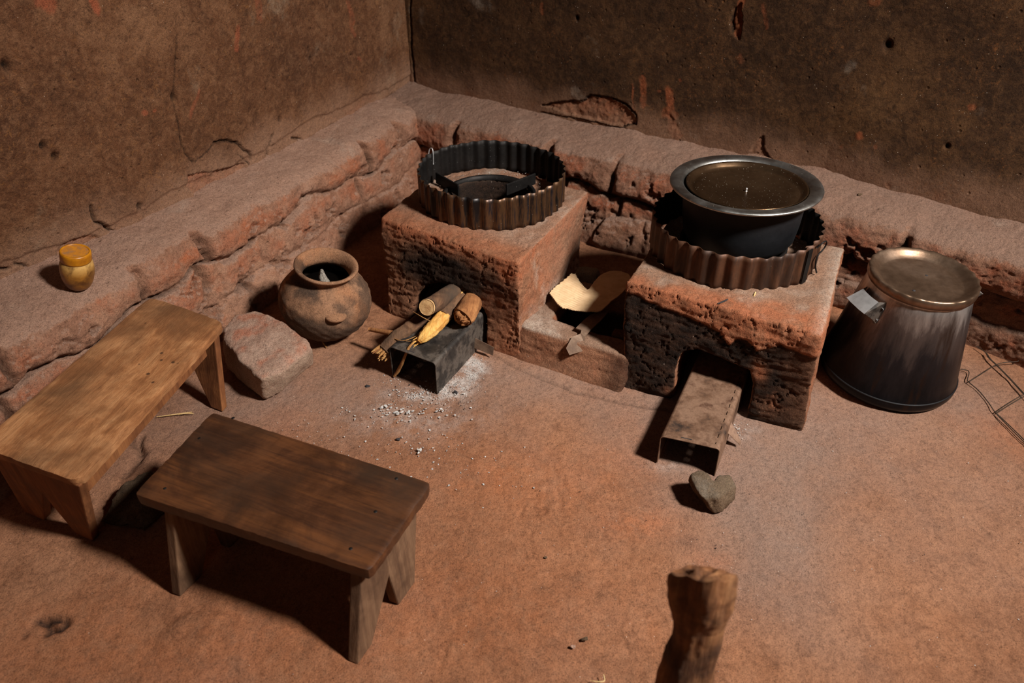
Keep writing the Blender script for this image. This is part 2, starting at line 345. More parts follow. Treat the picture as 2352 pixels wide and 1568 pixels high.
def temp(vf, name='t'):
    me = bpy.data.meshes.new(name); me.from_pydata([tuple(v) for v in vf[0]], [], [tuple(f) for f in vf[1]])
    bm = bmesh.new(); bm.from_mesh(me); bmesh.ops.recalc_face_normals(bm, faces=bm.faces); bm.to_mesh(me); bm.free()
    o = bpy.data.objects.new(name, me); C.objects.link(o); return o
def sculpt(solids, cuts=(), voxel=.006, smooth=6):
    """union of solids minus cuts, remeshed evenly; returns V, N, F"""
    base = temp(join_vf(*solids)); cs = []
    md = base.modifiers.new('r', 'REMESH'); md.mode = 'VOXEL'; md.voxel_size = voxel
    for c in cuts:
        o = temp(c); cs.append(o); m = base.modifiers.new('b', 'BOOLEAN'); m.operation = 'DIFFERENCE'; m.object = o; m.solver = 'EXACT'
    if cuts:
        m = base.modifiers.new('r2', 'REMESH'); m.mode = 'VOXEL'; m.voxel_size = voxel
    if smooth:
        m = base.modifiers.new('s', 'SMOOTH'); m.factor = .5; m.iterations = smooth
    me = evaluated(base); V, Fc = raw(me); N = normals_of(me)
    for o in [base]+cs: bpy.data.objects.remove(o, do_unlink=True)
    return V, N, Fc
def hull_vf(pts):
    bm = bmesh.new()
    for p in pts: bm.verts.new(p)
    r = bmesh.ops.convex_hull(bm, input=bm.verts)
    dead = [g for g in r['geom_interior']+r['geom_unused'] if isinstance(g, bmesh.types.BMVert)]
    if dead: bmesh.ops.delete(bm, geom=list(set(dead)), context='VERTS')
    bm.verts.index_update(); V = [tuple(v.co) for v in bm.verts]; Fc = [tuple(v.index for v in f.verts) for f in bm.faces]
    bm.free(); return np.array(V), Fc
def bevel_obj(o, w=.003, seg=2):
    bm = bmesh.new(); bm.from_mesh(o.data)
    bmesh.ops.recalc_face_normals(bm, faces=bm.faces)
    bmesh.ops.bevel(bm, geom=[e for e in bm.edges if e.calc_face_angle(0) > .4], offset=w, segments=seg, affect='EDGES', profile=.6)
    bm.to_mesh(o.data); bm.free(); return o

# ================================================================== THE ROOM
O2 = np.array([-.479, 3.727])
dL = np.array([-.4374, -.8993]); nL = np.array([.8993, -.4374])
dR = np.array([.847, -.5315]); nR = np.array([-.5315, -.847])
def sL(px, py, z):
    p = at(px, py, z); v = np.array([p.x, p.y])-O2; return float(v@dL), float(v@nL)
def sR(px, py, z):
    p = at(px, py, z); v = np.array([p.x, p.y])-O2; return float(v@dR), float(v@nR)
def wl(px, py):      # pixel on the left wall plane -> (s, z)
    p = on_plane(px, py, (O2[0], O2[1], 0), (nL[0], nL[1], 0)); return float((p[:2]-O2)@dL), float(p[2])
def wr(px, py):
    p = on_plane(px, py, (O2[0], O2[1], 0), (nR[0], nR[1], 0)); return float((p[:2]-O2)@dR), float(p[2])
JL = lambda s: np.interp(s, [0, 1.38, 1.7, 2.05, 2.6, 5.2], [0, 0, -.015, -.088, -.12, -.12])
EL = lambda s: np.interp(s, [-.6, .3, .65, 1.46, 1.74, 2.2, 2.6, 5.2], [.2, .19, .183, .150, .16, .14, .15, .15])
BL = lambda s: np.interp(s, [-.6, .6, 1.5, 1.65, 5.2], [.22, .25, .255, .262, .27])
JR = lambda s: np.interp(s, [0, .76, 1.9, 2.55, 3.0, 4.6], [0, .04, .0, .12, .16, .16])
ER = lambda s: np.interp(s, [-.6, .3, .94, 1.32, 2.2, 2.57, 3.2, 4.6], [.24, .24, .225, .20, .275, .315, .33, .33])
BR = lambda s: np.interp(s, [-.6, .8, 1.2, 1.45, 1.7, 2.3, 2.53, 2.7, 3.1, 4.6], [.26, .30, .36, .34, .32, .30, .31, .36, .39, .39])
ZJ, ZE = .365, .335

def axis_vals(lo, a, b, hi, fine, coarse):
    v = [np.arange(lo, a, coarse), np.arange(a, b, fine), np.arange(b, hi+coarse*.5, coarse)]
    return np.concatenate(v)

def build_wall(name, d, nrm, J, smax_vis, smax, mat, toSZ, cracks, patches, marks, holes, seed, zmax=2.7):
    s = np.concatenate([np.arange(-.02, smax_vis, .0042), np.arange(smax_vis, smax, .06)])
    z = np.concatenate([[0, .15, .25], np.arange(.29, 1.45, .0042), np.arange(1.45, zmax+.01, .08)])
    Sg, Zg = np.meshgrid(s, z, indexing='ij')
    flat = np.stack([Sg.ravel(), Zg.ravel(), np.full(Sg.size, seed*3.1)], 1)
    off = J(Sg)*sstep(.9, .3, Zg)
    off = off+.012*fbm(flat, 1.6, 3, seed=seed).reshape(Sg.shape)+(.0036 if seed == 1 else .0020)*fbm(flat, 9, 5, seed=seed+1).reshape(Sg.shape)+(.0016 if seed == 1 else .0009)*fbm(flat, 45, 4, .6, seed=seed+2).reshape(Sg.shape)
    # plaster coat with a ragged lower edge
    edge = .395+.03*fbm(flat*np.array([1, 0, 1]), 3, 5, .6, seed=seed+4).reshape(Sg.shape)
    off = off+(.007*sstep(-.004, .006, Zg-edge) if seed == 1 else .002)+.004
    w = .006*fbm(flat, 22, 4, .6, seed=seed+5).reshape(Sg.shape); w2 = .006*fbm(flat, 22, 4, .6, seed=seed+6).reshape(Sg.shape)
    soot = np.zeros(Sg.shape); red = np.zeros(Sg.shape); dust = np.zeros(Sg.shape); ash = np.zeros(Sg.shape)
    for pts, wd, dp in cracks:
        q = [toSZ(*p) for p in pts]; dd = dist_poly(Sg+w, Zg+w2, q)
        off = off-dp*np.exp(-(dd/(wd*.7))**2); soot = np.maximum(soot, .95*np.exp(-(dd/(wd*.6))**2))
    for pts, dp, rv in patches:
        q = [toSZ(*p) for p in pts]; ins = in_poly(Sg+w, Zg+w2, q)
        rough = .007*fbm(flat, 30, 4, .6, seed=seed+7).reshape(Sg.shape)
        off = np.where(ins, off-dp+rough, off); red = np.where(ins, rv, red)
    for pts, wd, rv in marks:
        q = [toSZ(*p) for p in pts]; dd = dist_poly(Sg+w*1.5, Zg+w2*1.5, q); k = sstep(wd*1.25, wd*.7, dd)
        red = np.maximum(red, rv*k); off = off+.003*k*fbm(flat, 40, 3, seed=seed+8).reshape(Sg.shape)
    for (px, py), r in holes:
        a, b = toSZ(px, py); dd = np.hypot(Sg-a+w*.5, (Zg-b)*.75+w2*.5); off = off-.02*np.exp(-(dd/r)**2); soot = np.maximum(soot, np.exp(-(dd/(r*.8))**2))
    nz = fbm(flat, 5, 5, .6, seed=seed+9).reshape(Sg.shape)
    dust = np.clip(sstep(.52, .36, Zg+.07*nz), 0, 1)*.85
    red = np.maximum(red, .6*sstep(.43, .37, Zg+.03*nz)*sstep(.1, .5, nz))
    ash = .4*sstep(.6, 1.0, fbm(flat, 4, 6, .65, seed=seed+11).reshape(Sg.shape)+.2)
    P = np.stack([O2[0]+d[0]*Sg+nrm[0]*off, O2[1]+d[1]*Sg+nrm[1]*off, Zg], -1)
    Fc = grid_faces(*Sg.shape)
    if np.cross(np.append(d, 0), [0, 0, 1])@np.append(nrm, 0) < 0: Fc = Fc[:, ::-1]
    o = mesh_obj(name, P.reshape(-1, 3), Fc, mat, attrs=dict(soot=soot.ravel(), red=red.ravel(), dust=dust.ravel(), ash=ash.ravel()))
    o['kind'] = 'structure'; return o

left_cracks = [
    ([(402, 80), (398, 150), (396, 215), (402, 270), (412, 320), (425, 352), (442, 372)], .0035, .009),
    ([(488, 329), (520, 322), (545, 328), (560, 345), (570, 352), (576, 366)], .006, .016),
    ([(488, 329), (470, 350), (445, 374)], .003, .004), ([(544, 352), (572, 378), (575, 400)], .003, .005),
    ([(621, 312), (615, 330), (612, 346), (616, 364)], .006, .016),
    ([(670, 316), (688, 318), (694, 332)], .006, .014),
    ([(216, 476), (220, 495), (228, 512), (252, 524), (272, 535), (278, 545)], .006, .018),
    ([(0, 622), (30, 628), (58, 630)], .006, .016), ([(70, 620), (88, 618), (96, 624)], .005, .012),
    ([(460, 455), (560, 410), (640, 360), (700, 322), (760, 288), (840, 260), (900, 215)], .004, .006),
    ([(400, 495), (330, 520), (280, 545)], .003, .006)]
left_patches = [([(430, 400), (470, 395), (520, 385), (560, 372), (574, 400), (545, 425), (500, 440), (455, 455), (430, 430)], .010, .9),
    ([(170, 560), (215, 545), (260, 548), (275, 553), (220, 575), (150, 590)], .006, .7)]
left_marks = [([(85, 0), (110, 12)], .02, .8), ([(208, 0), (218, 22)], .014, .9), ([(540, 65), (537, 110)], .011, .7), ([(795, 0), (808, 50)], .014, .6), ([(800, 50), (812, 80)], .009, .4),
    ([(585, 0), (590, 40)], .016, .45), ([(452, 205), (432, 268)], .006, .55), ([(325, 255), (328, 258)], .007, .7), ([(348, 252), (349, 253)], .005, .7), ([(820, 132), (822, 134)], .008, .5)]
left_holes = [((398, 223), .012), ((105, 335), .009), ((135, 362), .010), ((322, 474), .009), ((640, 274), .008), ((706, 112), .006), ((710, 135), .007), ((12, 150), .012)]
build_wall('wall_left', dL, nL, JL, 2.75, 5.2, 'wall_l', wl, left_cracks, left_patches, left_marks, left_holes, 1)
right_cracks = [
    ([(945, 0), (944, 60), (945, 105), (948, 135), (951, 165), (952, 188), (962, 201), (985, 212), (1010, 222), (1040, 234)], .0055, .020),
    ([(1255, 238), (1300, 229), (1345, 228), (1363, 213), (1410, 221), (1445, 237), (1466, 260), (1467, 281), (1440, 284)], .005, .012),
    ([(1130, 262), (1185, 280), (1205, 286), (1250, 292), (1310, 298), (1370, 302), (1430, 305), (1450, 318)], .006, .014),
    ([(1438, 290), (1447, 312)], .008, .02), ([(1755, 310), (1758, 345), (1775, 365)], .005, .01),
    ([(2050, 468), (2110, 478), (2170, 490)], .005, .010), ([(2220, 503), (2260, 512), (2300, 518)], .005, .010),
    ([(1690, 18), (1683, 45), (1684, 70)], .006, .012), ([(1250, 253), (1340, 268), (1400, 280), (1440, 292)], .004, .008)]
right_patches = [([(1262, 238), (1300, 230), (1345, 230), (1363, 215), (1408, 223), (1443, 239), (1463, 262), (1464, 281), (1420, 280), (1370, 270), (1310, 254)], .012, .95),
    ([(1330, 268), (1400, 282), (1450, 290), (1440, 305), (1380, 300), (1330, 290)], .006, .45),
    ([(1740, 325), (1752, 308), (1758, 340), (1768, 358), (1720, 352)], .007, .5),
    ([(1690, 15), (1706, 5), (1706, 60), (1700, 92), (1688, 80), (1682, 50)], .008, .75)]
right_marks = [([(1482, 175), (1483, 238)], .012, .95), ([(1460, 190), (1461, 245)], .004, .8), ([(1540, 205), (1545, 245), (1550, 285)], .016, 1), ([(1546, 285), (1560, 305)], .022, .9), ([(1535, 255), (1552, 262)], .02, .7),
    ([(1245, 8), (1246, 30)], .008, .6), ([(1705, 0), (1700, 20)], .012, .8), ([(1755, 10), (1762, 60)], .007, .55), ([(1977, 305), (1979, 308)], .012, .9), ([(2015, 330), (2016, 334)], .007, .7),
    ([(2048, 412), (2050, 418)], .01, .8), ([(1935, 335), (1936, 337)], .006, .7), ([(2005, 2), (2015, 4)], .013, .7), ([(2232, 240), (2234, 244)], .009, .7), ([(1165, 330), (1166, 333)], .006, .6), ([(1700, 130), (1706, 140)], .01, .4), ([(1566, 180), (1567, 182)], .006, .8), ([(1516, 206), (1517, 207)], .006, .8)]
right_holes = [((2038, 105), .011), ((2180, 325), .006), ((1328, 40), .006)]
build_wall('wall_right', dR, nR, JR, 3.25, 4.6, 'wall_r', wr, right_cracks, right_patches, right_marks, right_holes, 3)

def build_ledge(name, d, nrm, J, E, B, smax_vis, smax, joints, joints2, seed, flip, overhang, label):
    s = np.concatenate([np.arange(-.45, smax_vis, .0048), np.arange(smax_vis, smax, .06)])
    nt, nf = 34, 96
    v = np.concatenate([np.linspace(0, 1, nt, endpoint=False), np.linspace(1, 2, nf)])
    Sg, Vg = np.meshgrid(s, v, indexing='ij')
    top = np.clip(Vg, 0, 1); fc = np.clip(Vg-1, 0, 1)
    off = (J(Sg)-.03)*(1-top)+E(Sg)*top+(B(Sg)-E(Sg))*fc; zz = ZJ*(1-top)+ZE*top-ZE*fc-.01*(Vg >= 2)
    # round the top edge
    for _ in range(30 if seed == 21 else 70):
        off[:, 1:-1] = .25*off[:, :-2]+.5*off[:, 1:-1]+.25*off[:, 2:]; zz[:, 1:-1] = .25*zz[:, :-2]+.5*zz[:, 1:-1]+.25*zz[:, 2:]
    P = np.stack([O2[0]+d[0]*Sg+nrm[0]*off, O2[1]+d[1]*Sg+nrm[1]*off, zz], -1)
    N = grid_normals(P); sgn = np.sign((N[..., 2].mean())) or 1; N = N*sgn
    fl = P.reshape(-1, 3); sh = Sg.shape
    fb = lambda sc, oc, sd, g=.55: fbm(fl, sc, oc, g, seed=seed+sd).reshape(sh)
    # distance measured down the face (metres)
    fd = (ZE-zz); Sw = Sg+.022*fb(7, 4, 1); fw = fd+.018*fb(8, 4, 2)
    disp = np.zeros(sh); groove = np.zeros(sh)
    c1, c2 = (.115 if seed == 21 else .145)+.012*np.sin(Sg*9.1+seed)+.01*np.sin(Sg*23), .225+.012*np.sin(Sg*13)
    row = np.where(fw < c1, 0, np.where(fw < c2, 1, 2))
    hg = np.minimum(np.abs(fw-c1), np.abs(fw-c2)); onface = sstep(.01, .05, fd)
    gw = .0075+.004*fb(5, 3, 14)
    g = np.exp(-(hg/gw)**2)*onface*np.where(np.abs(fw-c1) < np.abs(fw-c2), 1, .25)*sstep(.285, .25, fd)
    jd = np.full(sh, 1e9)
    for js in joints: jd = np.where(row == 0, np.minimum(jd, np.abs(Sw-js)), jd)
    for js in joints2: jd = np.where(row == 1, np.minimum(jd, np.abs(Sw-js)), jd)
    for js in [j+.13 for j in joints2]: jd = np.where(row == 2, np.minimum(jd, np.abs(Sw-js)), jd)
    gj = np.exp(-(jd/.011)**2)*np.where(row == 0, sstep(-.012, .012, fd-.006), sstep(.285, .24, fd))
    groove = np.maximum(g, gj)*(.25+.75*sstep(-.3, .25, fb(6, 3, 3)))
    disp -= .034*groove
    allj = np.array(sorted(joints)); bid = np.searchsorted(allj, Sw.ravel()).reshape(sh)
    rr = np.random.default_rng(seed); ro = rr.uniform(-.016, .016, (3, 60))
    disp += ro[row, np.clip(bid+row*7, 0, 59)]*sstep(.0, .04, fd)
    # pillow each brick, overhang of the top course, recess below
    disp += .013*sstep(.0, .03, jd)*np.where(row == 0, 1, .45)*sstep(.0, .04, hg)*sstep(0, .04, fd)
    disp += overhang*np.where(row == 0, sstep(0, .08, fd), 0)-overhang*.8*sstep(c1-.01, c1+.02, fw)*sstep(.30, .2, fd)
    disp += .016*fb(3.5, 4, 4)+.009*fb(13, 6, 5, .6)*(.25+onface*.9)+.0026*fb(55, 4, 6, .6)
    deep = .028*sstep(.22, .6, fb(13, 5, 7))*sstep(.03, .10, fd)
    disp -= deep
    disp *= sstep(0, .10, Vg)*sstep(2.0, 1.93, Vg)
    P2 = P+N*disp[..., None]
    N2 = grid_normals(P2)*sgn
    up = N2[..., 2]
    dust = np.clip(sstep(.55, .9, up)+.18+.25*fb(4, 4, 8), 0, 1)
    red = sstep(.0, .6, fb(7, 6, 9, .65)+.30*sstep(.02, .06, fd)*sstep(.24, .18, fd))*(1-dust*.8)*sstep(.005, .035, np.minimum(jd, np.where(onface > .3, hg, 1)))
    soot = np.clip(.8*groove*onface*sstep(-.1, .4, fb(9, 4, 11)+.2)+deep*9, 0, .8)
    ash = .35*sstep(.35, .8, fb(8, 5, 12))*up
    Fc = grid_faces(*sh)
    if sgn < 0: Fc = Fc[:, ::-1]
    o = mesh_obj(name, P2.reshape(-1, 3), Fc, 'ledge' if seed == 21 else 'ledge_dimmed', attrs=dict(soot=soot.ravel(), red=red.ravel(), dust=dust.ravel(), ash=ash.ravel()))
    o['kind'] = 'structure'; o['label'] = label; return o
jl = [sL(962, 300, .31)[0], sL(836, 345, .30)[0], sL(492, 560, .30)[0], sL(352, 655, .29)[0], sL(30, 850, .28)[0], 3.2, 3.8]
jl2 = [sL(760, 430, .15)[0], sL(640, 590, .15)[0], sL(512, 690, .13)[0], 2.3, 2.75]
build_ledge('trim_1', dL, nL, JL, EL, BL, 2.8, 5.2, jl, jl2, 21, False, .006, 'dusty red mud-brick plinth along the foot of the left wall')
jr = [sR(1000, 320, .30)[0], sR(1277, 350, .28)[0], sR(1415, 390, .27)[0], sR(1700, 430, .3)[0], sR(2080, 560, .28)[0], 2.9, 3.4]
jr2 = [sR(1405, 470, .18)[0], sR(1250, 440, .18)[0], sR(1560, 520, .18)[0], 1.9, 2.35, 2.8]
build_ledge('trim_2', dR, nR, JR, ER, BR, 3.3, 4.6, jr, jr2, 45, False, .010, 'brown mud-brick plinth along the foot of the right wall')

# ---- floor
xs = axis_vals(-3.4, -1.45, 1.9, 4.2, .0065, .12); ys = axis_vals(-2.2, .85, 2.75, 4.6, .0065, .12)
X, Y = np.meshgrid(xs, ys, indexing='ij'); flat = np.stack([X.ravel(), Y.ravel(), np.zeros(X.size)], 1)
fb = lambda sc, oc, sd, g=.5: fbm(flat, sc, oc, g, seed=sd).reshape(X.shape)
Zf = .004*fb(1.8, 3, 31)+.0034*fb(8, 5, 32)+.0016*fb(32, 4, 33, .6)-.002
def gsp(px, py, r, ry=None):
    p = at(px, py); return np.exp(-((X-p.x)/r)**2-((Y-p.y)/(ry or r))**2)
wx = .006*fb(18, 4, 34); wy = .006*fb(18, 4, 35)
sootf = np.zeros(X.shape)
def groovef(pts, w, dp, so=0.0):
    global Zf, sootf
    q = [tuple(at(*p))[:2] for p in pts]; dd = dist_poly(X+wx, Y+wy, q); k = np.exp(-(dd/w)**2); Zf = Zf-dp*k
    if so: sootf = np.maximum(sootf, so*k)
# footprints with a zig-zag tread
for L in ([(1200, 1148), (1245, 1168), (1255, 1120)], [(1205, 1160), (1250, 1180), (1262, 1145)], [(1205, 1135), (1240, 1145)], [(1200, 1168), (1196, 1185)], [(1208, 1172), (1235, 1184)],
          [(985, 1460), (1020, 1490), (1012, 1525)], [(1000, 1450), (1030, 1475)], [(978, 1482), (1010, 1510)], [(1030, 1465), (1022, 1500), (1050, 1520)], [(940, 1440), (975, 1485)], [(1330, 1500), (1365, 1522)], [(1420, 1440), (1450, 1500)], [(1000, 1540), (1060, 1568)],
          [(950, 1468), (960, 1500)], [(1280, 1120), (1290, 1165)]):
    groovef(L, .0035, .0045)
for L in ([(85, 1418), (105, 1425), (112, 1440), (108, 1452)], [(118, 1440), (135, 1445), (148, 1432), (150, 1420)], [(100, 1420), (135, 1418)]): groovef(L, .009, .013, 1.0)
groovef([(55, 1455), (60, 1458)], .005, .008, .8)
groovef([(300, 1010), (330, 1040), (290, 1090)], .010, .012, .5); groovef([(325, 1000), (318, 1050)], .006, .012, .6)
for L in ([(1130, 812), (1200, 850), (1310, 895), (1440, 925), (1560, 945)],): groovef(L, .005, .006, .4)
Zf += .010*gsp(460, 1440, .09, .05)*(1+fb(20, 4, 37))+.008*gsp(1000, 1400, .03)*fb(30, 4, 38)
hole = at(1332, 1128); sootf = np.maximum(sootf, np.exp(-((X-hole.x)**2+(Y-hole.y)**2)/.0035**2))
nz = fb(5, 5, 39); nz2 = fb(2.2, 5, 40)
dust = np.clip(.9*gsp(1650, 1000, .30, .35)+.75*gsp(1780, 1250, .16, .3)+.8*gsp(1200, 870, .45, .16)+.7*gsp(1950, 960, .30, .2)+.6*gsp(2250, 930, .2, .2)+.6*gsp(700, 900, .35, .2)+.5*gsp(420, 1020, .2, .25)+.35*gsp(2200, 1200, .3, .2)+.25*nz, 0, .9)
red = np.clip(.8*gsp(1480, 1200, .10, .05)*(nz+.7)+.6*gsp(1640, 1290, .05, .03)+.35*gsp(1000, 1400, .5, .2)+.5*gsp(200, 1500, .5, .2)*(.6+nz)+.35*gsp(1250, 1100, .35, .15)+.45*sstep(.25, .8, nz2), 0, .8)
ash = np.clip(1.5*gsp(1085, 845, .04, .06)+1.25*gsp(1045, 890, .045, .045)+.9*gsp(960, 905, .08, .025)+.35*gsp(950, 960, .18, .08)+.4*gsp(1700, 985, .05, .04)+.25*gsp(1530, 1065, .05, .03), 0, 1)*sstep(-.35, .35, fb(22, 5, 41, .65)+.1)
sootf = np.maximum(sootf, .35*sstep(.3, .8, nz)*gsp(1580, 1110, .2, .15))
P = np.stack([X, Y, Zf], -1).reshape(-1, 3)
o = mesh_obj('floor', P, grid_faces(*X.shape), 'floor', attrs=dict(soot=sootf.ravel(), red=red.ravel(), dust=dust.ravel(), ash=ash.ravel()))
o['kind'] = 'structure'

# ================================================================== STOVES
def stove(name, label, FL0, FR0, FLt, FRt, BRt, zt, ringc, hole_r, opening, cutlen, painter, seed, extra=(), amp=1.0):
    FL0, FR0, FLt, FRt, BRt = [np.array(p, float) for p in (FL0, FR0, FLt, FRt, BRt)]
    BLt = FLt+(BRt-FRt)*.98; BR0 = BRt+np.array([-.014, .008]); BL0 = BLt+np.array([-.01, .01])
    bot = [(*FL0, -.015), (*FR0, -.015), (*BR0, -.015), (*BL0, -.015)]; topp = [(*FLt, zt), (*FRt, zt), (*BRt, zt), (*BLt, zt)]
    solid = hexa_vf(bot, topp)
    th = np.linspace(0, 2*math.pi, 32, endpoint=False)
    cyl = hexa_vf([(ringc[0]+hole_r*.8*math.cos(t), ringc[1]+hole_r*.8*math.sin(t), .03) for t in th], [(ringc[0]+hole_r*math.cos(t), ringc[1]+hole_r*math.sin(t), zt+.05) for t in th])
    e = (FR0-FL0); L = np.linalg.norm(e); e /= L; inn = np.array([-e[1], e[0]])
    if inn@(BRt-FRt) < 0: inn = -inn
    a = FL0-inn*.12; b = FL0+inn*cutlen
    pl = lambda base, s, z: (base[0]+e[0]*s, base[1]+e[1]*s, z)
    cut = hexa_vf([pl(a, s, z) for s, z in opening], [pl(b, s, z) for s, z in opening])
    V, N, Fc = sculpt([solid]+list(extra), [cyl, cut], .0052, 12)
    s = (V[:, :2]-FL0)@e; t = (V[:, :2]-FL0)@inn; z = V[:, 2]; q = np.stack([s, t, z], 1)
    front = sstep(-.35, -.7, N[:, :2]@inn)
    n1 = fbm(q, 4, 4, seed=seed); n2 = fbm(q*np.array([1, 1, 3.5]), 16, 5, .6, seed=seed+1); n3 = fbm(q, 60, 4, .6, seed=seed+2)
    D = amp*(.012*n1+.0026*n2+.0013*n3)
    ridged = 1-np.abs(fbm(q*np.array([.7, .7, 4.5]), 13, 4, .5, seed=seed+3)); D += amp*.0050*(ridged-.75)*front
    crack = 1-np.abs(fbm(q, 6, 5, .6, seed=seed+4)); D -= .007*sstep(.975, 1.0, crack)
    D *= sstep(-.01, .02, z)*.85+.15
    at_ = painter(q, N, front, n1, n2, n3, seed)
    V = V+N*D[:, None]+(at_.pop('lift', 0)*N.T).T
    c = (FL0+FR0+BR0+BL0)/4; loc = (c[0], c[1], 0)
    return tag(mesh_obj(name, V, Fc, 'clay', loc=loc, attrs=at_), label, 'stove'), e, inn

ZT = .33
RA = (-.072, 2.537); RB = (.675, 2.165)
def paintA(q, N, front, n1, n2, n3, sd):
    s, t, z = q.T; w = fbm(q, 7, 5, .6, seed=sd+9)
    d = np.hypot((s-.27)/.25, (z-.205)/.095)+.35*w
    soot = .97*sstep(1.25, .55, d)*front
    soot = np.maximum(soot, .85*sstep(.05, .0, z-.20+.05*w)*sstep(.11, .09, np.abs(s-.26)-.05+.03*w)*sstep(.02, .06, t))
    inside = sstep(.16, .13, np.hypot(s-.36-.0, 0*s)) # unused shape term kept neutral
    rim = sstep(-.04, .02, z-.30+.02*w)
    top = sstep(.5, .85, N[:, 2])
    right = sstep(.3, .8, N[:, 0])
    red = np.clip(.8*rim*(1-.4*top)+.7*right*sstep(-.2, .4, w+.2*(1-t/.4))+.5*front*sstep(.38, .48, s+.06*w)+.2*front*sstep(-.1, .5, w), 0, 1)
    ash = np.clip(.55*top*sstep(-.1, .5, w+.1)*sstep(.1, .3, t)+.5*right*np.exp(-((t-.16)/.03)**2)*sstep(-.2, .4, fbm(q, 20, 4, seed=sd+12))+.7*right*sstep(.17, .1, z)*sstep(-.3, .3, w), 0, 1)
    dust = np.clip(.75*top*sstep(.06, .2, t+.05*w)+.35*right*sstep(.1, .3, t), 0, 1)
    # the hole and fire chamber are blackened
    c = np.array(RA); r = np.hypot(s*EA[0]+t*IA[0]+FLA[0]-c[0], s*EA[1]+t*IA[1]+FLA[1]-c[1])
    hl = sstep(.17, .14, r); soot = np.maximum(soot, hl); ash = ash*(1-hl); red = red*(1-hl)
    return dict(soot=soot, red=red, ash=ash, dust=dust)
FLA = np.array([-.43, 2.315]); FRA = np.array([.028, 2.045]); EA = (FRA-FLA)/np.linalg.norm(FRA-FLA); IA = np.array([-EA[1], EA[0]])
openA = [(.085, -.03), (.095, .02), (.125, .10), (.165, .155), (.215, .178), (.30, .182), (.365, .165), (.39, .11), (.398, .02), (.398, -.03)]
stove('clay_stove', 'red clay stove under the empty corrugated ring, firewood in its mouth', FLA, FRA, (-.436, 2.385), (.018, 2.078), (.268, 2.59), ZT, RA, .145, openA, .32, paintA, 60)
def paintB(q, N, front, n1, n2, n3, sd):
    s, t, z = q.T; w = fbm(q, 9, 5, .6, seed=sd+9)
    top = sstep(.5, .85, N[:, 2]); right = sstep(.3, .8, N[:, 0])
    bound = np.interp(s, [0, .05, .15, .25, .285, .30, .33, .36, .42, .5], [.292, .285, .280, .262, .225, .255, .262, .235, .275, .26])+.012*w
    soot = front*sstep(.004, -.004, z-bound)*(1-.35*sstep(.40, .52, s+.05*w))*(.9+.1*sstep(-.3, .3, n2))
    soot = np.maximum(soot, .8*sstep(.19, .17, z+.02*w)*sstep(.02, .07, t)*front*0)
    rp = front*(np.exp(-((s-.375+.02*w)/.018)**2-((z-.17)/.035)**2)+.7*np.exp(-((s-.43+.03*w)/.03)**2-((z-.09)/.06)**2)*sstep(-.2, .3, w)+.7*np.exp(-((s-.135)/.015)**2-((z-.03)/.02)**2))
    soot = np.clip(soot*(1-.85*np.clip(rp, 0, 1)), 0, 1)
    red = np.clip(.8*sstep(-.01, .01, z-bound)*sstep(.16, .04, t+.05*w)+rp+.5*right+.1*front, 0, 1)
    dust = np.clip(.8*top*sstep(.05, .14, t+.06*w)+.55*right*sstep(.2, .5, w+.2)+.35*front*sstep(.07, .0, z), 0, 1)
    ash = np.clip(.35*top*sstep(.0, .5, w)+.6*top*sstep(.47, .52, s), 0, 1)
    c = np.array(RB); r = np.hypot(s*EB[0]+t*IB[0]+FLB[0]-c[0], s*EB[1]+t*IB[1]+FLB[1]-c[1])
    hl = sstep(.17, .14, r); soot = np.maximum(soot, hl); ash = ash*(1-hl); red = red*(1-hl)
    lump = front*(.010*np.exp(-((s-.345)/.03)**2-((z-.27)/.03)**2)+.006*sstep(-.004, .006, z-bound))
    return dict(soot=soot, red=red, ash=ash, dust=dust, lift=lump)
FLB = np.array([.337, 1.905]); FRB = np.array([.822, 1.700]); EB = (FRB-FLB)/np.linalg.norm(FRB-FLB); IB = np.array([-EB[1], EB[0]])
openB = [(.150, -.03), (.150, .03), (.150, .10), (.158, .165), (.20, .183), (.30, .176), (.355, .165), (.368, .12), (.372, .02), (.372, -.03)]
stove('clay_stove', 'black-sooted clay stove under the large covered steel pot', FLB, FRB, (.33, 1.978), (.802, 1.700), (1.026, 2.175), ZT, RB, .145, openB, .32, paintB, 90)
# ---- low clay kerb with an ash pit between the stoves
K0 = FRA+EA*.0; K1 = FLB+np.array([-.004, .0])
inn = np.array([.45, .893])
kt = .105
def kq(s, t, z):
    p = K0+(K1-K0)*s+inn*t; return (p[0], p[1], z)
solid = hexa_vf([kq(-.22, .012, -.015), kq(.0, -.008, -.015), kq(1.0, -.034, -.015), kq(1.02, -.030, -.015), kq(1.05, .42, -.015), kq(-.10, .40, -.015)], [kq(-.20, .06, kt), kq(.0, .030, kt), kq(1.0, .026, kt-.01), kq(1.03, .028, kt-.01), kq(1.05, .42, .07), kq(-.10, .40, .09)])
cut = hexa_vf([kq(.16, .12, .012), kq(1.05, .11, .012), kq(1.05, .30, .012), kq(.16, .28, .012)], [kq(.12, .10, .2), kq(1.05, .09, .2), kq(1.05, .33, .2), kq(.12, .30, .2)])
V, N, Fc = sculpt([solid], [cut], .006, 8)
q = V-np.array([*K0, 0]); n1 = fbm(q, 5, 4, seed=201); n2 = fbm(q*np.array([1, 1, 3]), 18, 5, .6, seed=202)
w = fbm(q, 9, 5, .6, seed=203); top = sstep(.4, .8, N[:, 2]); ss = (V[:, :2]-K0)@(K1-K0)/np.dot(K1-K0, K1-K0); tt = (V[:, :2]-K0)@inn
V = V+N*((.009*n1+.005*n2)*sstep(-.01, .03, V[:, 2]))[:, None]
pit = sstep(.075, .045, V[:, 2])*sstep(.09, .12, tt)*sstep(.34, .3, tt)
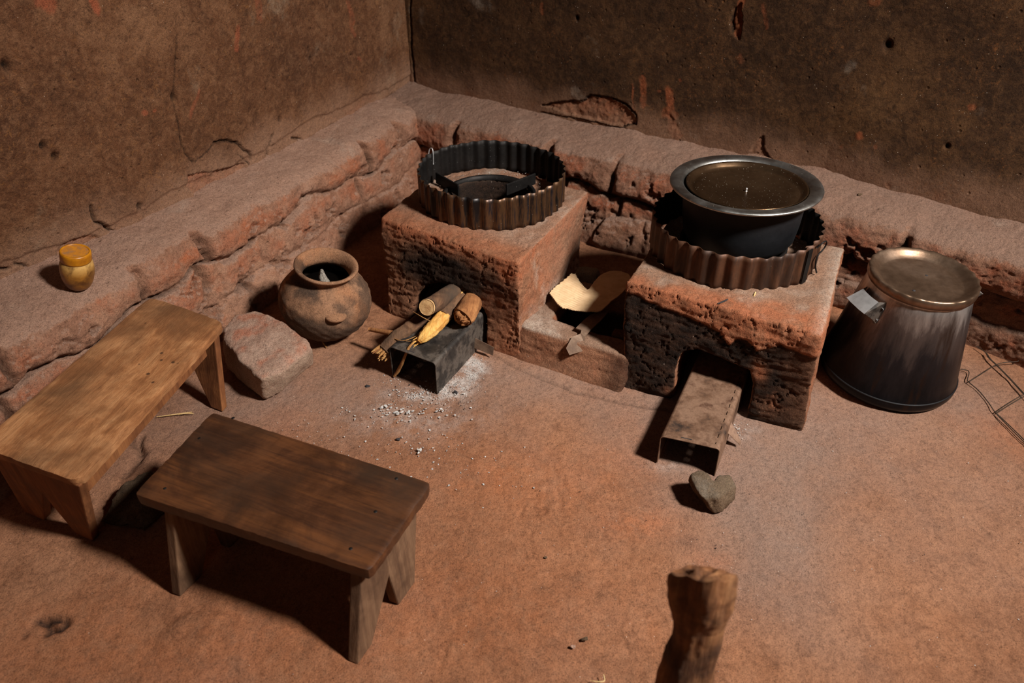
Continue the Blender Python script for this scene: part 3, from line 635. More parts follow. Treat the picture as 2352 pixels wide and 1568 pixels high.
kerb = mesh_obj('clay_kerb', V, Fc, 'clay', loc=(K0[0]+.15, K0[1], 0), attrs=dict(soot=np.clip(.92*pit+.15*sstep(.0, .5, w)+.75*(1-top)*sstep(.72, .98, ss+.1*w), 0, 1), red=np.clip(.55*sstep(-.1, .4, w)*(1-top)+.2, 0, 1),
    ash=np.clip(.9*top*sstep(.5, .1, ss+.2*w)*sstep(.2, .03, tt), 0, 1), dust=np.clip(.85*top+.1, 0, 1)))
tag(kerb, 'low brown clay kerb with a dark ash pit joining the two stoves', 'kerb')

# ================================================================== corrugated pot rings
def corr_ring(name, label, c, R, z0, h, n, amp, mat, a0, overlap, tilt, group):
    root = empty(name, label, 'ring', (c[0], c[1], z0), (tilt[0], tilt[1], 0), group)
    nu = 900; th = a0+np.linspace(0, 2*math.pi+overlap, nu); nv = 8
    zz = np.linspace(0, h, nv); G = []
    for k, t in enumerate(th):
        f = k/(nu-1); r = R+amp*math.sin(n*t)+.0045*(f-.5)+.002*math.sin(3*t+1)
        wob = .0015*math.sin(5*t)+.0012*math.sin(11*t+2)
        G.append([(r*math.cos(t), r*math.sin(t), zv+(wob if j == nv-1 else 0)) for j, zv in enumerate(zz)])
    G = np.array(G); V = G.reshape(-1, 3); Fc = grid_faces(nu, nv)
    o = mesh_obj('sheet', V, Fc, mat, root)
    o.data.materials.append(M['iron']); md = o.modifiers.new('solid', 'SOLIDIFY'); md.thickness = .0014; md.offset = 0; md.material_offset = 1
    return root
ra = corr_ring('corrugated_ring', 'blue-black corrugated metal ring standing empty on the left clay stove', RA, .247, .327, .112, 38, .0040, 'wash', math.radians(150), .16, (0, 0), 'corrugated rings on the stoves')
rb = corr_ring('corrugated_ring', 'rusty brown corrugated metal ring around the big steel pot', RB, .247, .327, .112, 37, .0044, 'ringb', math.radians(-52), .14, (0, 0), 'corrugated rings on the stoves')
# wire hooks holding the seams
def wire_obj(pts, r, mat, parent=None, n=40, name='wire', loc=None, segs=8):
    V, Fc = tube_vf(pts, [r, r], n, segs); return mesh_obj(name, V, Fc, mat, parent, loc)
def polar(r, deg, z): return (r*math.cos(math.radians(deg)), r*math.sin(math.radians(deg)), z)
wire_obj([polar(.252, 150, .085), polar(.258, 149, .105), polar(.255, 148, .125), polar(.244, 148, .128), polar(.238, 149, .11), polar(.238, 149.5, .075)], .0018, 'alum', ra, name='hook')
wire_obj([polar(.250, -41, .095), polar(.258, -39, .108), polar(.262, -35, .110), polar(.264, -32, .100), polar(.262, -31, .084), polar(.258, -33, .074), polar(.255, -37, .070), polar(.254, -39, .055), polar(.256, -38, .03), polar(.262, -37, .010)], .0022, 'iron', rb, name='hook')
# folded overlap strip at the seam of the rusty ring
V, Fc = box_vf(0, 0, .054, .003, .020, .108)
a = math.radians(-52); V = V@np.array([[math.cos(a), math.sin(a), 0], [-math.sin(a), math.cos(a), 0], [0, 0, 1]])+np.array([.256*math.cos(a), .256*math.sin(a), .002])
mesh_obj('seam_strip', V, Fc, 'iron', rb, smooth=False)

# iron pot rest in the left stove
pr = empty('iron_pot_rest', 'black iron ring with prongs lying inside the empty corrugated ring', 'pot rest', (RA[0]-.005, RA[1]-.005, .331))
V, Fc = lathe_vf([(.150, 0), (.160, 0), (.160, .018), (.150, .018), (.150, 0)], 72); mesh_obj('band', V, Fc, 'iron', pr)
for (xa, ya), (xb, yb) in (((-.268, 2.640), (-.182, 2.530)), ((.082, 2.632), (-.020, 2.535))):
    L = math.hypot(xb-xa, yb-ya); th = math.atan2(yb-ya, xb-xa); V, Fc = box_vf(0, 0, 0, L, .007, .042)
    Rm = np.array([[math.cos(th), -math.sin(th), 0], [math.sin(th), math.cos(th), 0], [0, 0, 1]])
    V = V@Rm.T+np.array([(xa+xb)/2-(RA[0]-.005), (ya+yb)/2-(RA[1]-.005), .028])
    bevel_obj(mesh_obj('prong', V, Fc, 'iron', pr, smooth=False), .003, 2)
pr2 = empty('iron_pot_rest', 'black iron ring holding the big steel pot above the right stove', 'pot rest', (RB[0], RB[1], .331))
V, Fc = lathe_vf([(.150, 0), (.160, 0), (.160, .03), (.150, .03), (.150, 0)], 72); mesh_obj('band', V, Fc, 'iron', pr2)

# ================================================================== big steel pot with lid
PB = (.682, 2.158); zb = .362
pot = empty('cooking_pot', 'large black-bottomed steel pot with a wide shiny rim on the right stove', 'pot', (PB[0], PB[1], zb), (math.radians(-.6), math.radians(-.8), 0))
H = .55-zb
prof = [(0, 0), (.08, 0), (.125, .003), (.150, .014), (.163, .035), (.170, .08), (.174, .13), (.175, H-.022), (.176, H-.012)]
V, Fc = lathe_vf(prof, 96); mesh_obj('body', V, Fc, 'potblack', pot)
prof = [(.176, H-.012), (.179, H-.005), (.188, H-.001), (.205, H), (.2155, H-.001), (.2175, H-.004), (.2155, H-.006), (.204, H-.004), (.188, H-.006), (.178, H-.012)]
prof2 = [(.172, H-.06), (.174, H-.02), (.177, H-.006), (.186, H+.001), (.205, H+.0025), (.2155, H+.0015), (.2178, H-.002), (.2155, H-.0055), (.204, H-.003), (.188, H-.005), (.179, H-.010), (.1765, H-.02)]
V, Fc = lathe_vf(prof2, 128); mesh_obj('rim', V, Fc, 'steel', pot)
lid = empty('pot_lid', 'round steel lid set inside the big pot rim, specked with ash', 'lid', (PB[0], PB[1], .55), (math.radians(-.6), math.radians(-.8), 0))
prof = [(0, -.0250), (.03, -.0248), (.06, -.0240), (.09, -.0222), (.115, -.0196), (.132, -.0172), (.140, -.0162), (.147, -.0175), (.151, -.0185), (.153, -.019), (.160, -.012), (.168, -.0045), (.1725, -.0015), (.1735, -.004), (.170, -.008), (.161, -.016), (.154, -.023), (.10, -.0285), (0, -.030)]
V, Fc = lathe_vf(prof, 128); mesh_obj('plate', V, Fc, 'lidsteel', lid)
V, Fc = lathe_vf([(0, -.0145), (.0022, -.015), (.0030, -.0165), (.0028, -.019), (.0028, -.0245), (.007, -.026)], 20); V = V+np.array([.002, -.0, 0]); mesh_obj('rivet', V, Fc, 'alum', lid)

# ================================================================== tapered pot with lid (right)
n3v = np.array([.025, -.049, 1.0]); n3v /= np.linalg.norm(n3v)
def align(nv):
    return Vector((0, 0, 1)).rotation_difference(Vector(nv)).to_euler()
cpb = (1.153, 1.966, 0.004)
cone = empty('tapered_cooking_pot', 'wide-bottomed steel pot narrowing upwards on the floor by the right wall', 'pot', cpb, align(n3v))
prof = [(0, .006), (.10, .0), (.155, -.001), (.180, .004), (.193, .014), (.1975, .026), (.1975, .038), (.1955, .046), (.1935, .050), (.1700, .180), (.1500, .290), (.1415, .333), (.1395, .338), (.1415, .341), (.1415, .345), (.137, .345), (.137, .335), (.15, .26), (.18, .1), (.18, .03), (0, .02)]
prof = [p for p in prof]
# subdivide the long conical wall
pp = []
for a_, b_ in zip(prof[:-1], prof[1:]):
    m = max(1, int(math.hypot(a_[0]-b_[0], a_[1]-b_[1])/.02))
    for k in range(m): pp.append((a_[0]+(b_[0]-a_[0])*k/m, a_[1]+(b_[1]-a_[1])*k/m))
pp.append(prof[-1])
V, Fc = lathe_vf(pp, 96); mesh_obj('body', V, Fc, 'conepot', cone)
def rollv(r0, z0, rr, segs=96, k=8):
    return lathe_vf([(r0+rr*math.cos(2*math.pi*i/k), z0+rr*math.sin(2*math.pi*i/k)) for i in range(k+1)], segs)
V, Fc = rollv(.1955, .043, .0028); mesh_obj('seam', V, Fc, 'potblack', cone)
V, Fc = rollv(.1405, .340, .0028); mesh_obj('rolled_edge', V, Fc, 'alum', cone)
def handle(phi, parent):
    def pp(r, a, z): return np.array([r*math.cos(phi+a), r*math.sin(phi+a), z])
    def strip(pairs, name, mat):
        V = []; Fc = []
        for a_, b_ in pairs: V += [a_, b_]
        for k in range(len(pairs)-1): Fc.append((2*k, 2*k+1, 2*k+3, 2*k+2))
        o = mesh_obj(name, np.array(V), Fc, mat, parent, smooth=False)
        m = o.modifiers.new('s', 'SOLIDIFY'); m.thickness = .0018; m.offset = 0; return o
    w = .155
    def body_r(z): return .1935+(.1415-.1935)*(z-.05)/(.333-.05)
    prs = []
    for a_ in (-.20, -.10, 0, .10, .20):
        bow = .007*(abs(a_)/.2)
        prs.append((pp(.163, a_*1.05, .318), pp(.203+bow*.3, a_, .292-.002)))
    strip(prs, 'handle', 'alum')
    for sg in (-1, 1):
        a_ = .20*sg
        P0 = pp(.163, a_*1.05, .318); P1 = pp(.203, a_, .290)
        z1 = .285; z2 = .248
        Q = [P0, P1, pp(body_r(.262)+.012, a_*1.12, .262), pp(body_r(z2)+.003, a_*1.2, z2), pp(body_r(z2)+.003, a_*1.42, z2+.004), pp(body_r(.30)+.003, a_*1.55, .300), pp(body_r(.318)+.003, a_*1.4, .318)]
        o = mesh_obj('handle_bracket', np.array(Q), [(0, 1, 2, 3, 4, 5, 6)], 'duct', parent, smooth=False)
        m = o.modifiers.new('s', 'SOLIDIFY'); m.thickness = .002; m.offset = 0
        for (aa, zz_) in ((1.36, .262), (1.42, .298)):
            p = pp(body_r(zz_)+.0045, a_*aa, zz_); V, Fc = lathe_vf([(0, .003), (.0025, .0025), (.0042, 0), (.0042, -.002)], 12)
            V = V@np.array([[0, 0, -1], [0, 1, 0], [1, 0, 0]]).T@np.array([[math.cos(phi+a_*aa), math.sin(phi+a_*aa), 0], [-math.sin(phi+a_*aa), math.cos(phi+a_*aa), 0], [0, 0, 1]])
            mesh_obj('rivet', V*1.0+p, Fc, 'alum', parent)
hp = at(2018, 690, .30); phi0 = math.atan2(hp.y-(cpb[1]-.015), hp.x-(cpb[0]+.007))
handle(phi0, cone); handle(phi0+math.pi, cone)
lidc = Vector(cpb)+Vector(n3v)*.352
clid = empty('pot_lid', 'brownish crimped lid covering the tapered steel pot by the wall', 'lid', lidc, align(n3v))
def flute(P, th):
    r = np.hypot(P[..., 0], P[..., 1]); k = sstep(.125, .146, r); wv = (.0009*np.sin(21*th+1.3*np.sin(3*th))+.0009*np.abs(np.sin(13*th+1))**6)[:, None]
    sc = 1+k*wv/np.maximum(r, .01); P[..., 0] *= sc; P[..., 1] *= sc; P[..., 2] += k*wv*.9; return P
prof = [(0, -.004), (.06, -.0045), (.100, -.0055), (.109, -.006), (.113, -.005), (.122, .001), (.131, .0085), (.1375, .0135), (.1425, .0145), (.1462, .0115), (.1468, -.002), (.1452, -.012), (.1435, -.012), (.1450, .008), (.1400, .0105), (.12, -.003), (.10, -.010), (0, -.010)]
V, Fc = lathe_vf(prof, 220, flute); mesh_obj('plate', V, Fc, 'conelid', clid)
for (px, py) in ((2101, 663), (2129, 630)):
    hpnt = at(px, py, .355); lp = clid.matrix_basis.inverted() @ hpnt
    V, Fc = lathe_vf([(0, .0006), (.004, .0004), (.0045, -.001)], 14); mesh_obj('hole', V+np.array([lp.x, lp.y, -.0045]), Fc, 'char', clid)

# ================================================================== clay pot with contents
n4 = np.array([.170, -.078, 1.0]); n4 /= np.linalg.norm(n4); rimC = np.array([-.583, 2.182, .25])
base = rimC-n4*.25; base[2] = .016
cp = empty('clay_pot', 'round brown clay pot with wide flared mouth leaning by the left stove', 'pot', base, align(n4))
prof = [(0, 0), (.035, .001), (.07, .008), (.105, .028), (.130, .058), (.144, .092), (.1475, .118), (.142, .150), (.125, .180), (.104, .200), (.088, .211), (.081, .219), (.081, .227), (.086, .237), (.0935, .243), (.0985, .247), (.0985, .252), (.094, .255), (.088, .253), (.080, .245), (.0735, .232), (.071, .22), (.074, .208), (.095, .195), (.13, .16), (.137, .118), (.12, .06), (0, .02)]
pp = []
for a_, b_ in zip(prof[:-1], prof[1:]):
    m = max(1, int(math.hypot(a_[0]-b_[0], a_[1]-b_[1])/.006))
    for k in range(m): pp.append((a_[0]+(b_[0]-a_[0])*k/m, a_[1]+(b_[1]-a_[1])*k/m))
pp.append(prof[-1])
V, Fc = lathe_vf(pp, 160); r = np.hypot(V[:, 0], V[:, 1]); outer = (np.arange(len(V)) % len(pp)) < len(pp)*.62
d = .0022*fbm(V, 9, 3, seed=70)+.0006*fbm(V, 60, 3, seed=71); th = np.arctan2(V[:, 1], V[:, 0])
comb = np.sin((V[:, 2]*220+th*22)+fbm(V, 12, 3, seed=73)*2)*.0010*sstep(.19, .15, V[:, 2])*sstep(-.2, .3, fbm(V, 8, 2, seed=74)+.2)
Vn = V.copy(); Vn[:, :2] *= (1+(d+comb*outer)/np.maximum(r, .02))[:, None]
w = fbm(V, 9, 5, .6, seed=75)
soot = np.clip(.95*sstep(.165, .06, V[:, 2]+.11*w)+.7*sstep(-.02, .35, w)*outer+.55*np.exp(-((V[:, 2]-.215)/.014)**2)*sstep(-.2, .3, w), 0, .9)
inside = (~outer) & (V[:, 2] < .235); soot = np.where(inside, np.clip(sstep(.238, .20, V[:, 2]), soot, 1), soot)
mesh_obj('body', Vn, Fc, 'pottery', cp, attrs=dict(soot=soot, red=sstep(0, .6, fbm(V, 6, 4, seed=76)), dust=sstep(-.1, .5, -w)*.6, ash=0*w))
def lug(phi, z0, r0, wdt, out):
    pts = []
    nu, nv = 17, 7
    for i in range(nu):
        u = -1+2*i/(nu-1)
        for j in range(nv):
            v_ = j/(nv-1)*math.pi
            prot = out*math.sqrt(max(0, 1-u*u))*(math.sin(v_)**.7)
            rr = r0-.010+prot; zz_ = z0+math.cos(v_)*.011*math.sqrt(max(.05, 1-u*u)); a_ = phi+u*wdt
            pts.append((rr*math.cos(a_), rr*math.sin(a_), zz_))
    Fl = grid_faces(nu, nv); V = np.array(pts)
    mesh_obj('lug', V, Fl, 'pottery', cp, attrs=dict(soot=np.full(len(V), .1), red=np.full(len(V), .3), dust=np.full(len(V), .4), ash=np.zeros(len(V))))
lug(math.radians(-66), .152, .140, .26, .032); lug(math.radians(122), .200, .112, .24, .046)
oil = tag(mesh_obj('liquid', *lathe_vf([(0, 0), (.04, .0002), (.08, 0), (.105, -.001)], 48), 'oil', loc=None), 'black liquid filling the tilted clay pot', 'liquid')
oil.location = Vector(base)+Vector(n4)*.170; oil.rotation_euler = (0, 0, 0)
tip = base+n4*.17
V, Fc = tube_vf([(0, 0, -.03), (.001, 0, 0), (.002, 0, .02), (0, .001, .045), (.001, 0, .068)], [.016, .0175, .016, .011, .003], 30, 26, .35, 90, 5)
fl = mesh_obj('frayed_stub', V, Fc, 'fluff'); fl.location = Vector(tip)+Vector((-.004, -.004, -.004))
tag(fl, 'pale grey frayed stub poking up inside the clay pot', 'stub')

# ================================================================== jar on the ledge
from_z = .362
jr_ = empty('plastic_jar', 'small yellow barrel-shaped jar with screw lid on the left brick ledge', 'jar', (-1.222, 1.930, .340), (math.radians(1), math.radians(13), 0))
prof = [(0, 0), (.022, 0), (.029, .003), (.0355, .014), (.0415, .034), (.0440, .056), (.0425, .074), (.0385, .086), (.036, .090), (.033, .092)]
V, Fc = lathe_vf([tuple(p) for p in spline(prof, 60)], 64); mesh_obj('body', V, Fc, 'jar', jr_)
prof = [(.0365, .088), (.0392, .089), (.0398, .092), (.0395, .108), (.0388, .1135), (.0372, .116), (.0345, .1165), (.0335, .1145), (.033, .1135)]
V, Fc = lathe_vf(prof, 64); ld = mesh_obj('lid', V, Fc, 'jarlid', jr_)
V, Fc = lathe_vf([(.0335, .1135), (.024, .113), (.018, .1136), (.012, .113), (0, .113)], 64); mesh_obj('lid_top', V, Fc, 'jartop', ld)

# ================================================================== stools
def board(pts2, thick, axis='x', sub=.02):
    pass
def slab(corners, zt, th, mat, parent, name, rnd=.012, wob=.002, seed=0, localize=None, dish=0):
    """seat plank: quad of xy corners rounded, top at zt"""
    nu, nv = 90, 46; c = [np.array(p, float) for p in corners]
    u = np.linspace(0, 1, nu); v = np.linspace(0, 1, nv); U, Vv = np.meshgrid(u, v, indexing='ij')
    P = ((1-U)*(1-Vv))[..., None]*c[0]+(U*(1-Vv))[..., None]*c[1]+(U*Vv)[..., None]*c[2]+((1-U)*Vv)[..., None]*c[3]
    Lx = np.linalg.norm(c[1]-c[0]); Ly = np.linalg.norm(c[3]-c[0])
    du = np.minimum(U, 1-U)*Lx; dv = np.minimum(Vv, 1-Vv)*Ly
    fl = np.concatenate([P.reshape(-1, 2), np.zeros((nu*nv, 1))], 1)
    wv = fbm(fl, 9, 4, seed=seed).reshape(nu, nv); w2 = fbm(fl, 30, 3, seed=seed+1).reshape(nu, nv)
    ed = np.minimum(du, dv); z = zt+wob*wv-dish*np.sin(U*math.pi)-.0018*np.clip(1-ed/.005, 0, 1)**2
    # cut plan corners a little, ragged long edges
    ctr = P.mean((0, 1)); out = P-ctr
    eu = np.exp(-du/.01); ev = np.exp(-dv/.01)
    P = P-out/np.linalg.norm(out, axis=2, keepdims=True)*(rnd*eu*ev+.0035*np.maximum(eu, ev)*np.abs(w2))[..., None]
    top = np.concatenate([P, z[..., None]], 2); bot = np.concatenate([P+(ctr-P)*.006, (zt-th+.0*wv)[..., None]], 2)
    V = np.concatenate([top.reshape(-1, 3), bot.reshape(-1, 3)]); f1 = grid_faces(nu, nv); n = nu*nv
    Fc = [tuple(q) for q in f1]+[tuple(q[::-1]+n) for q in f1]
    ring = [(i, 0) for i in range(nu)]+[(nu-1, j) for j in range(1, nv)]+[(i, nv-1) for i in range(nu-2, -1, -1)]+[(0, j) for j in range(nv-2, 0, -1)]
    mid = []; V = list(map(tuple, V)); m0 = len(V)
    for (i, j) in ring:
        t_ = np.array(top[i, j]); b_ = np.array(bot[i, j]); m_ = (t_+b_)/2; o_ = m_[:2]-ctr; m_[:2] += o_/np.linalg.norm(o_)*.0012; V.append(tuple(m_))
    R = len(ring)
    for k in range(R):
        k2 = (k+1) % R; a = ring[k][0]*nv+ring[k][1]; b = ring[k2][0]*nv+ring[k2][1]
        Fc.append((b, a, m0+k, m0+k2)); Fc.append((m0+k2, m0+k, a+n, b+n))
    V = np.array(V)
    if localize is not None: V = localize(V)
    o = mesh_obj(name, V, Fc, mat, parent); o.data.set_sharp_from_angle(angle=math.radians(38)); return o
def localizer(o):
    inv = np.array(Matrix.LocRotScale(o.location, o.rotation_euler, None).inverted())
    return lambda V: (np.c_[V, np.ones(len(V))]@inv.T)[:, :3]
def end_board(top_a, top_b, bot_a, bot_b, ztop, thick, inward, notch, mat, parent, loc, name='leg_board'):
    """a plank standing on edge: outer face quad top_a-top_b / bot_a-bot_b with an inverted V notch"""
    A, B = np.array([*top_a, ztop]), np.array([*top_b, ztop]); Cc, D = np.array([*bot_a, 0.0]), np.array([*bot_b, 0.0])
    f = lambda u, v: (A*(1-u)+B*u)*(1-v)+(Cc*(1-u)+D*u)*v
    outline = [(0, 0), (1, 0), (1, 1), (1-notch[0], 1), (notch[1], notch[2]), (notch[0]*notch[3], 1), (0, 1)]
    outer = [f(*p) for p in outline]; iv = np.array([*inward, 0])*thick; inner = [p+iv for p in outer]
    n_ = len(outline); V = outer+inner
    Fc = [tuple(range(n_)), tuple(range(2*n_-1, n_-1, -1))]+[(i, n_+i, n_+(i+1) % n_, (i+1) % n_) for i in range(n_)]
    V = loc(np.array(V)); o = mesh_obj(name, V, Fc, mat, parent, smooth=False)
    bm = bmesh.new(); bm.from_mesh(o.data); bmesh.ops.recalc_face_normals(bm, faces=bm.faces); bmesh.ops.triangulate(bm, faces=[f_ for f_ in bm.faces if len(f_.verts) > 4]); bm.to_mesh(o.data); bm.free()
    m = o.modifiers.new('b', 'BEVEL'); m.width = .0035; m.segments = 2; m.limit_method = 'ANGLE'; m.angle_limit = math.radians(40)
    return o
# dark stool: corners BL, BR, FR, FL
def stool(name, label, cor, zt, th, matt, rz):
    c = np.mean(np.array(cor), 0)
    r = empty(name, label, 'stool', (c[0], c[1], 0), (0, 0, rz)); return r, localizer(r)
DK = [tuple(at(487, 945, .26))[:2], tuple(at(993, 1108, .26))[:2], tuple(at(850, 1311, .26))[:2], tuple(at(307, 1133, .26))[:2]]
ang = math.atan2(DK[1][1]-DK[0][1], DK[1][0]-DK[0][0])
ds, loc = stool('wooden_stool', 'dark polished low wooden stool in the foreground, darker of two stools', DK, .26, .03, 'wood_dark', ang)
slab([DK[3], DK[2], DK[1], DK[0]], .26, .030, 'wood_dark', ds, 'seat', .005, .0015, 5, loc)
ux = np.array([math.cos(ang), math.sin(ang)]); uy = np.array([-ux[1], ux[0]])
FR = np.array(DK[2]); BRc = np.array(DK[1]); FLc = np.array(DK[3]); BLc = np.array(DK[0])
# right end board (outer face seen), left end board
end_board(FR-ux*.030+uy*.012, BRc-ux*.034-uy*.008, at(822, 1527)[:2], (-.222, 1.180), .234, .026, -ux, (.30, .50, .50, .78), 'wood_darkleg', ds, loc)
end_board(FLc+ux*.062+uy*.012, BLc+ux*.060-uy*.010, at(394, 1362)[:2], np.array(at(394, 1362)[:2])+uy*.235+ux*.012, .234, .026, ux, (.34, .50, .48, .85), 'wood_darkleg', ds, loc)
for (px, py) in ((535, 958), (457, 1005), (378, 1120), (910, 1097), (862, 1173), (805, 1258)):
    p = at(px, py, .262); q = loc(np.array([[p.x, p.y, .2605]]))[0]
    V, Fc = lathe_vf([(0, .0005), (.003, .0005), (.0042, -.0005)], 12); mesh_obj('nail', V+q, Fc, 'iron', ds)
# light stool
ZL = .25
LT = [tuple(at(345, 680, ZL))[:2], tuple(at(516, 738, ZL))[:2], tuple(at(178, 1106, ZL))[:2], None]
LT[3] = (LT[2][0]+LT[0][0]-LT[1][0]-.025, LT[2][1]+LT[0][1]-LT[1][1]-.02)
ang2 = math.atan2(LT[0][1]-LT[3][1], LT[0][0]-LT[3][0])
ls, loc = stool('wooden_bench', 'pale worn long wooden bench along the left brick ledge', LT, ZL, .028, 'wood_light', ang2)
ls['category'] = 'bench'
slab([LT[2], LT[1], LT[0], LT[3]], ZL, .024, 'wood_light', ls, 'seat', .014, .002, 9, loc)
vx = np.array([math.cos(ang2), math.sin(ang2)]); vy = np.array([-vx[1], vx[0]])   # vx along length away, vy to the left
nR_, fR_, fL_, nL_ = [np.array(p) for p in (LT[2], LT[1], LT[0], LT[3])]
end_board(fR_-vx*.020+vy*.010, fL_-vx*.025-vy*.030, at(522, 934)[:2], np.array(at(522, 934)[:2])+(fL_-fR_)*.86, ZL-.020, .026, -vx, (.24, .46, .42, .75), 'wood_leg', ls, loc)
end_board(nR_+vx*.004+vy*.006, nL_+vx*.006-vy*.020, at(213, 1243)[:2], np.array(at(88, 1190)[:2])+np.array([-.045, .02]), ZL-.020, .026, vx, (.30, .52, .42, .80), 'wood_leg', ls, loc)
# side rail under the front edge
a_ = nR_+vx*.03+vy*.016; b_ = fR_-vx*.085+vy*.018; t_ = .018
V, Fc = hexa_vf([(*a_, ZL-.066), (*b_, ZL-.064), (*(b_+vy*t_), ZL-.064), (*(a_+vy*t_), ZL-.066)], [(*a_, ZL-.023), (*b_, ZL-.023), (*(b_+vy*t_), ZL-.023), (*(a_+vy*t_), ZL-.023)])
bevel_obj(mesh_obj('side_rail', loc(V), Fc, 'wood_leg', ls, smooth=False), .002, 1)
a_ = nL_+vx*.03-vy*.035; b_ = fL_-vx*.085-vy*.030
V, Fc = hexa_vf([(*a_, ZL-.066), (*b_, ZL-.064), (*(b_+vy*t_), ZL-.064), (*(a_+vy*t_), ZL-.066)], [(*a_, ZL-.023), (*b_, ZL-.023), (*(b_+vy*t_), ZL-.023), (*(a_+vy*t_), ZL-.023)])
bevel_obj(mesh_obj('side_rail', loc(V), Fc, 'wood_leg', ls, smooth=False), .002, 1)

# ================================================================== stones
def rock(name, label, hulls, mat, amp, sc, seed, voxel=.005, sm=5, at_fn=None, cat='stone', cuts=()):
    V, N, Fc = sculpt([hull_vf(h) for h in hulls], cuts, voxel, sm)
    V2 = V+N*(amp*fbm(V, sc, 5, .55, seed=seed)+amp*.25*fbm(V, sc*6, 3, seed=seed+1))[:, None]
    V2[:, 2] -= V2[:, 2].min()-(-.003); w = fbm(V, 12, 5, .6, seed=seed+2)
    at_ = dict(red=sstep(.0, .6, w)*.8, soot=0*w, ash=sstep(.1, .6, -w)*.5, dust=.3+0*w)
    if at_fn: at_.update(at_fn(V2, N, w))
    c = V2.mean(0); return tag(mesh_obj(name, V2, Fc, mat, loc=(c[0], c[1], 0), attrs=at_), label, cat)
def T(px, py, z): return tuple(at(px, py, z))
rock('stone_block', 'big squared pinkish stone on the floor beside the clay pot',
     [[T(510, 755, .105), T(540, 722, .118), T(590, 712, .122), T(655, 742, .130), T(706, 780, .122), T(722, 806, .09), T(648, 858, .095), T(600, 872, .100), T(548, 826, .108), T(515, 785, .10),
       T(524, 850, .0), T(570, 895, .0), T(606, 922, .0), T(648, 906, .0), T(720, 840, .0), T(706, 812, .0), (-.80, 2.13, 0), (-.90, 2.07, 0)]], 'rock', .007, 10, 300, .005, 26,
     lambda V, N, w: dict(red=sstep(-.05, .5, fbm(V, 14, 4, seed=311))*sstep(.2, .7, N[:, 2])*.8, ash=(1-sstep(.1, .5, N[:, 2]))*.55, dust=.35+0*w))
rock('heart_shaped_stone', 'heart-shaped grey-brown stone at the mouth of the right metal channel',
     [[T(1581, 1102, .05), T(1586, 1088, .066), T(1605, 1079, .072), T(1628, 1087, .068), T(1640, 1112, .070), T(1605, 1135, .062), T(1630, 1158, .04), T(1592, 1125, .03), T(1638, 1178, .004), T(1606, 1140, .0), T(1590, 1118, 0), T(1620, 1105, .0)],
      [T(1640, 1110, .070), T(1652, 1088, .066), T(1676, 1090, .064), T(1690, 1116, .05), T(1687, 1148, .02), T(1660, 1176, .006), T(1640, 1180, .003), T(1612, 1142, .05), T(1650, 1145, .058), T(1688, 1135, 0), T(1640, 1178, 0), T(1660, 1105, 0)]], 'rock2', .004, 22, 320, .0035, 10,
     lambda V, N, w: dict(ash=.55*sstep(.2, .7, N[:, 2])*sstep(-.3, .3, w), dust=.5*sstep(.2, .8, N[:, 2]), red=.25*sstep(.2, .6, w)))
rock('loose_stump', 'dark cracked lump in shadow between the pale bench and dark stool',
     [[(-1.02, 1.36, 0), (-.90, 1.33, 0), (-.84, 1.44, 0), (-.93, 1.52, 0), (-1.01, 1.46, 0), (-.99, 1.39, .045), (-.92, 1.38, .06), (-.87, 1.44, .05), (-.93, 1.49, .055), (-.98, 1.45, .05)]], 'rock2', .008, 16, 340, .005, 4,
     lambda V, N, w: dict(soot=.55*sstep(-.3, .4, w), dust=.2+0*w), 'lump')

# ================================================================== metal fire channels
def channel(name, label, fl, fr, d, length, h, mat, group, slots=True, flip=False):
    """inverted U of sheet metal with rows of cut slots; fl/fr front corners on the floor"""
    fl = np.array(fl, float); fr = np.array(fr, float); d = np.array(d, float)/np.linalg.norm(d)
    r = empty(name, label, 'metal channel', (fl[0], fl[1], 0), group=group)
    W = np.linalg.norm(fr-fl); ax = (fr-fl)/W; rad = .010
    sec = [(0, .0), (0, .02), (0, .04), (0, .06), (0, h-.022), (0, h-.018), (0, h-rad)]
    for k in range(1, 5):
        a = math.pi-k*math.pi/10; sec.append((rad+rad*math.cos(a), h-rad+rad*math.sin(a)))
    sec += [(rad+.002, h), (W*.25, h), (W*.5, h), (W*.75, h), (W-rad-.006, h), (W-rad-.0038, h)]
    for k in range(0, 6):
        a = math.pi/2-k*math.pi/10; sec.append((W-rad+rad*math.cos(a), h-rad+rad*math.sin(a)))
    sec += [(W, h-.018), (W, h-.022), (W, .06), (W, .04), (W, .02), (W, 0)]
    nl = int(length/.0085)
    V = []; 
    for i in range(nl+1):
        y = length*i/nl
        for (u, z) in sec:
            p = ax*u+d*y; V.append((p[0], p[1], z+.0008*math.sin(y*40+u*30)))
    ns = len(sec); Fc = []
    si = {}
    for i in range(nl):
        for j in range(ns-1):
            mid = (sec[j][0]+sec[j+1][0])/2; zz_ = (sec[j][1]+sec[j+1][1])/2
            cutrow = (abs(mid-(W-rad-.0049)) < .0013 and zz_ > h-.002)
            if slots and cutrow and (i % 4) in (1, 2) and 1 < i < nl-2: continue
            Fc.append((i*ns+j, i*ns+j+1, (i+1)*ns+j+1, (i+1)*ns+j))
    o = mesh_obj('channel', np.array(V), Fc, mat, r, smooth=False)
    m = o.modifiers.new('s', 'SOLIDIFY'); m.thickness = .0018; m.offset = 0
    # slit near the mouth and bent tab on the far side
    sl = ax*W*.42+d*.012
    V, Fc = box_vf(0, 0, 0, .028, .003, .0008); a = math.atan2(ax[1], ax[0]); Rm = np.array([[math.cos(a), -math.sin(a), 0], [math.sin(a), math.cos(a), 0], [0, 0, 1]])
    mesh_obj('slit', V@Rm.T+np.array([sl[0], sl[1], h+.0014]), Fc, 'char', r, smooth=False)
    return r, ax, d, W
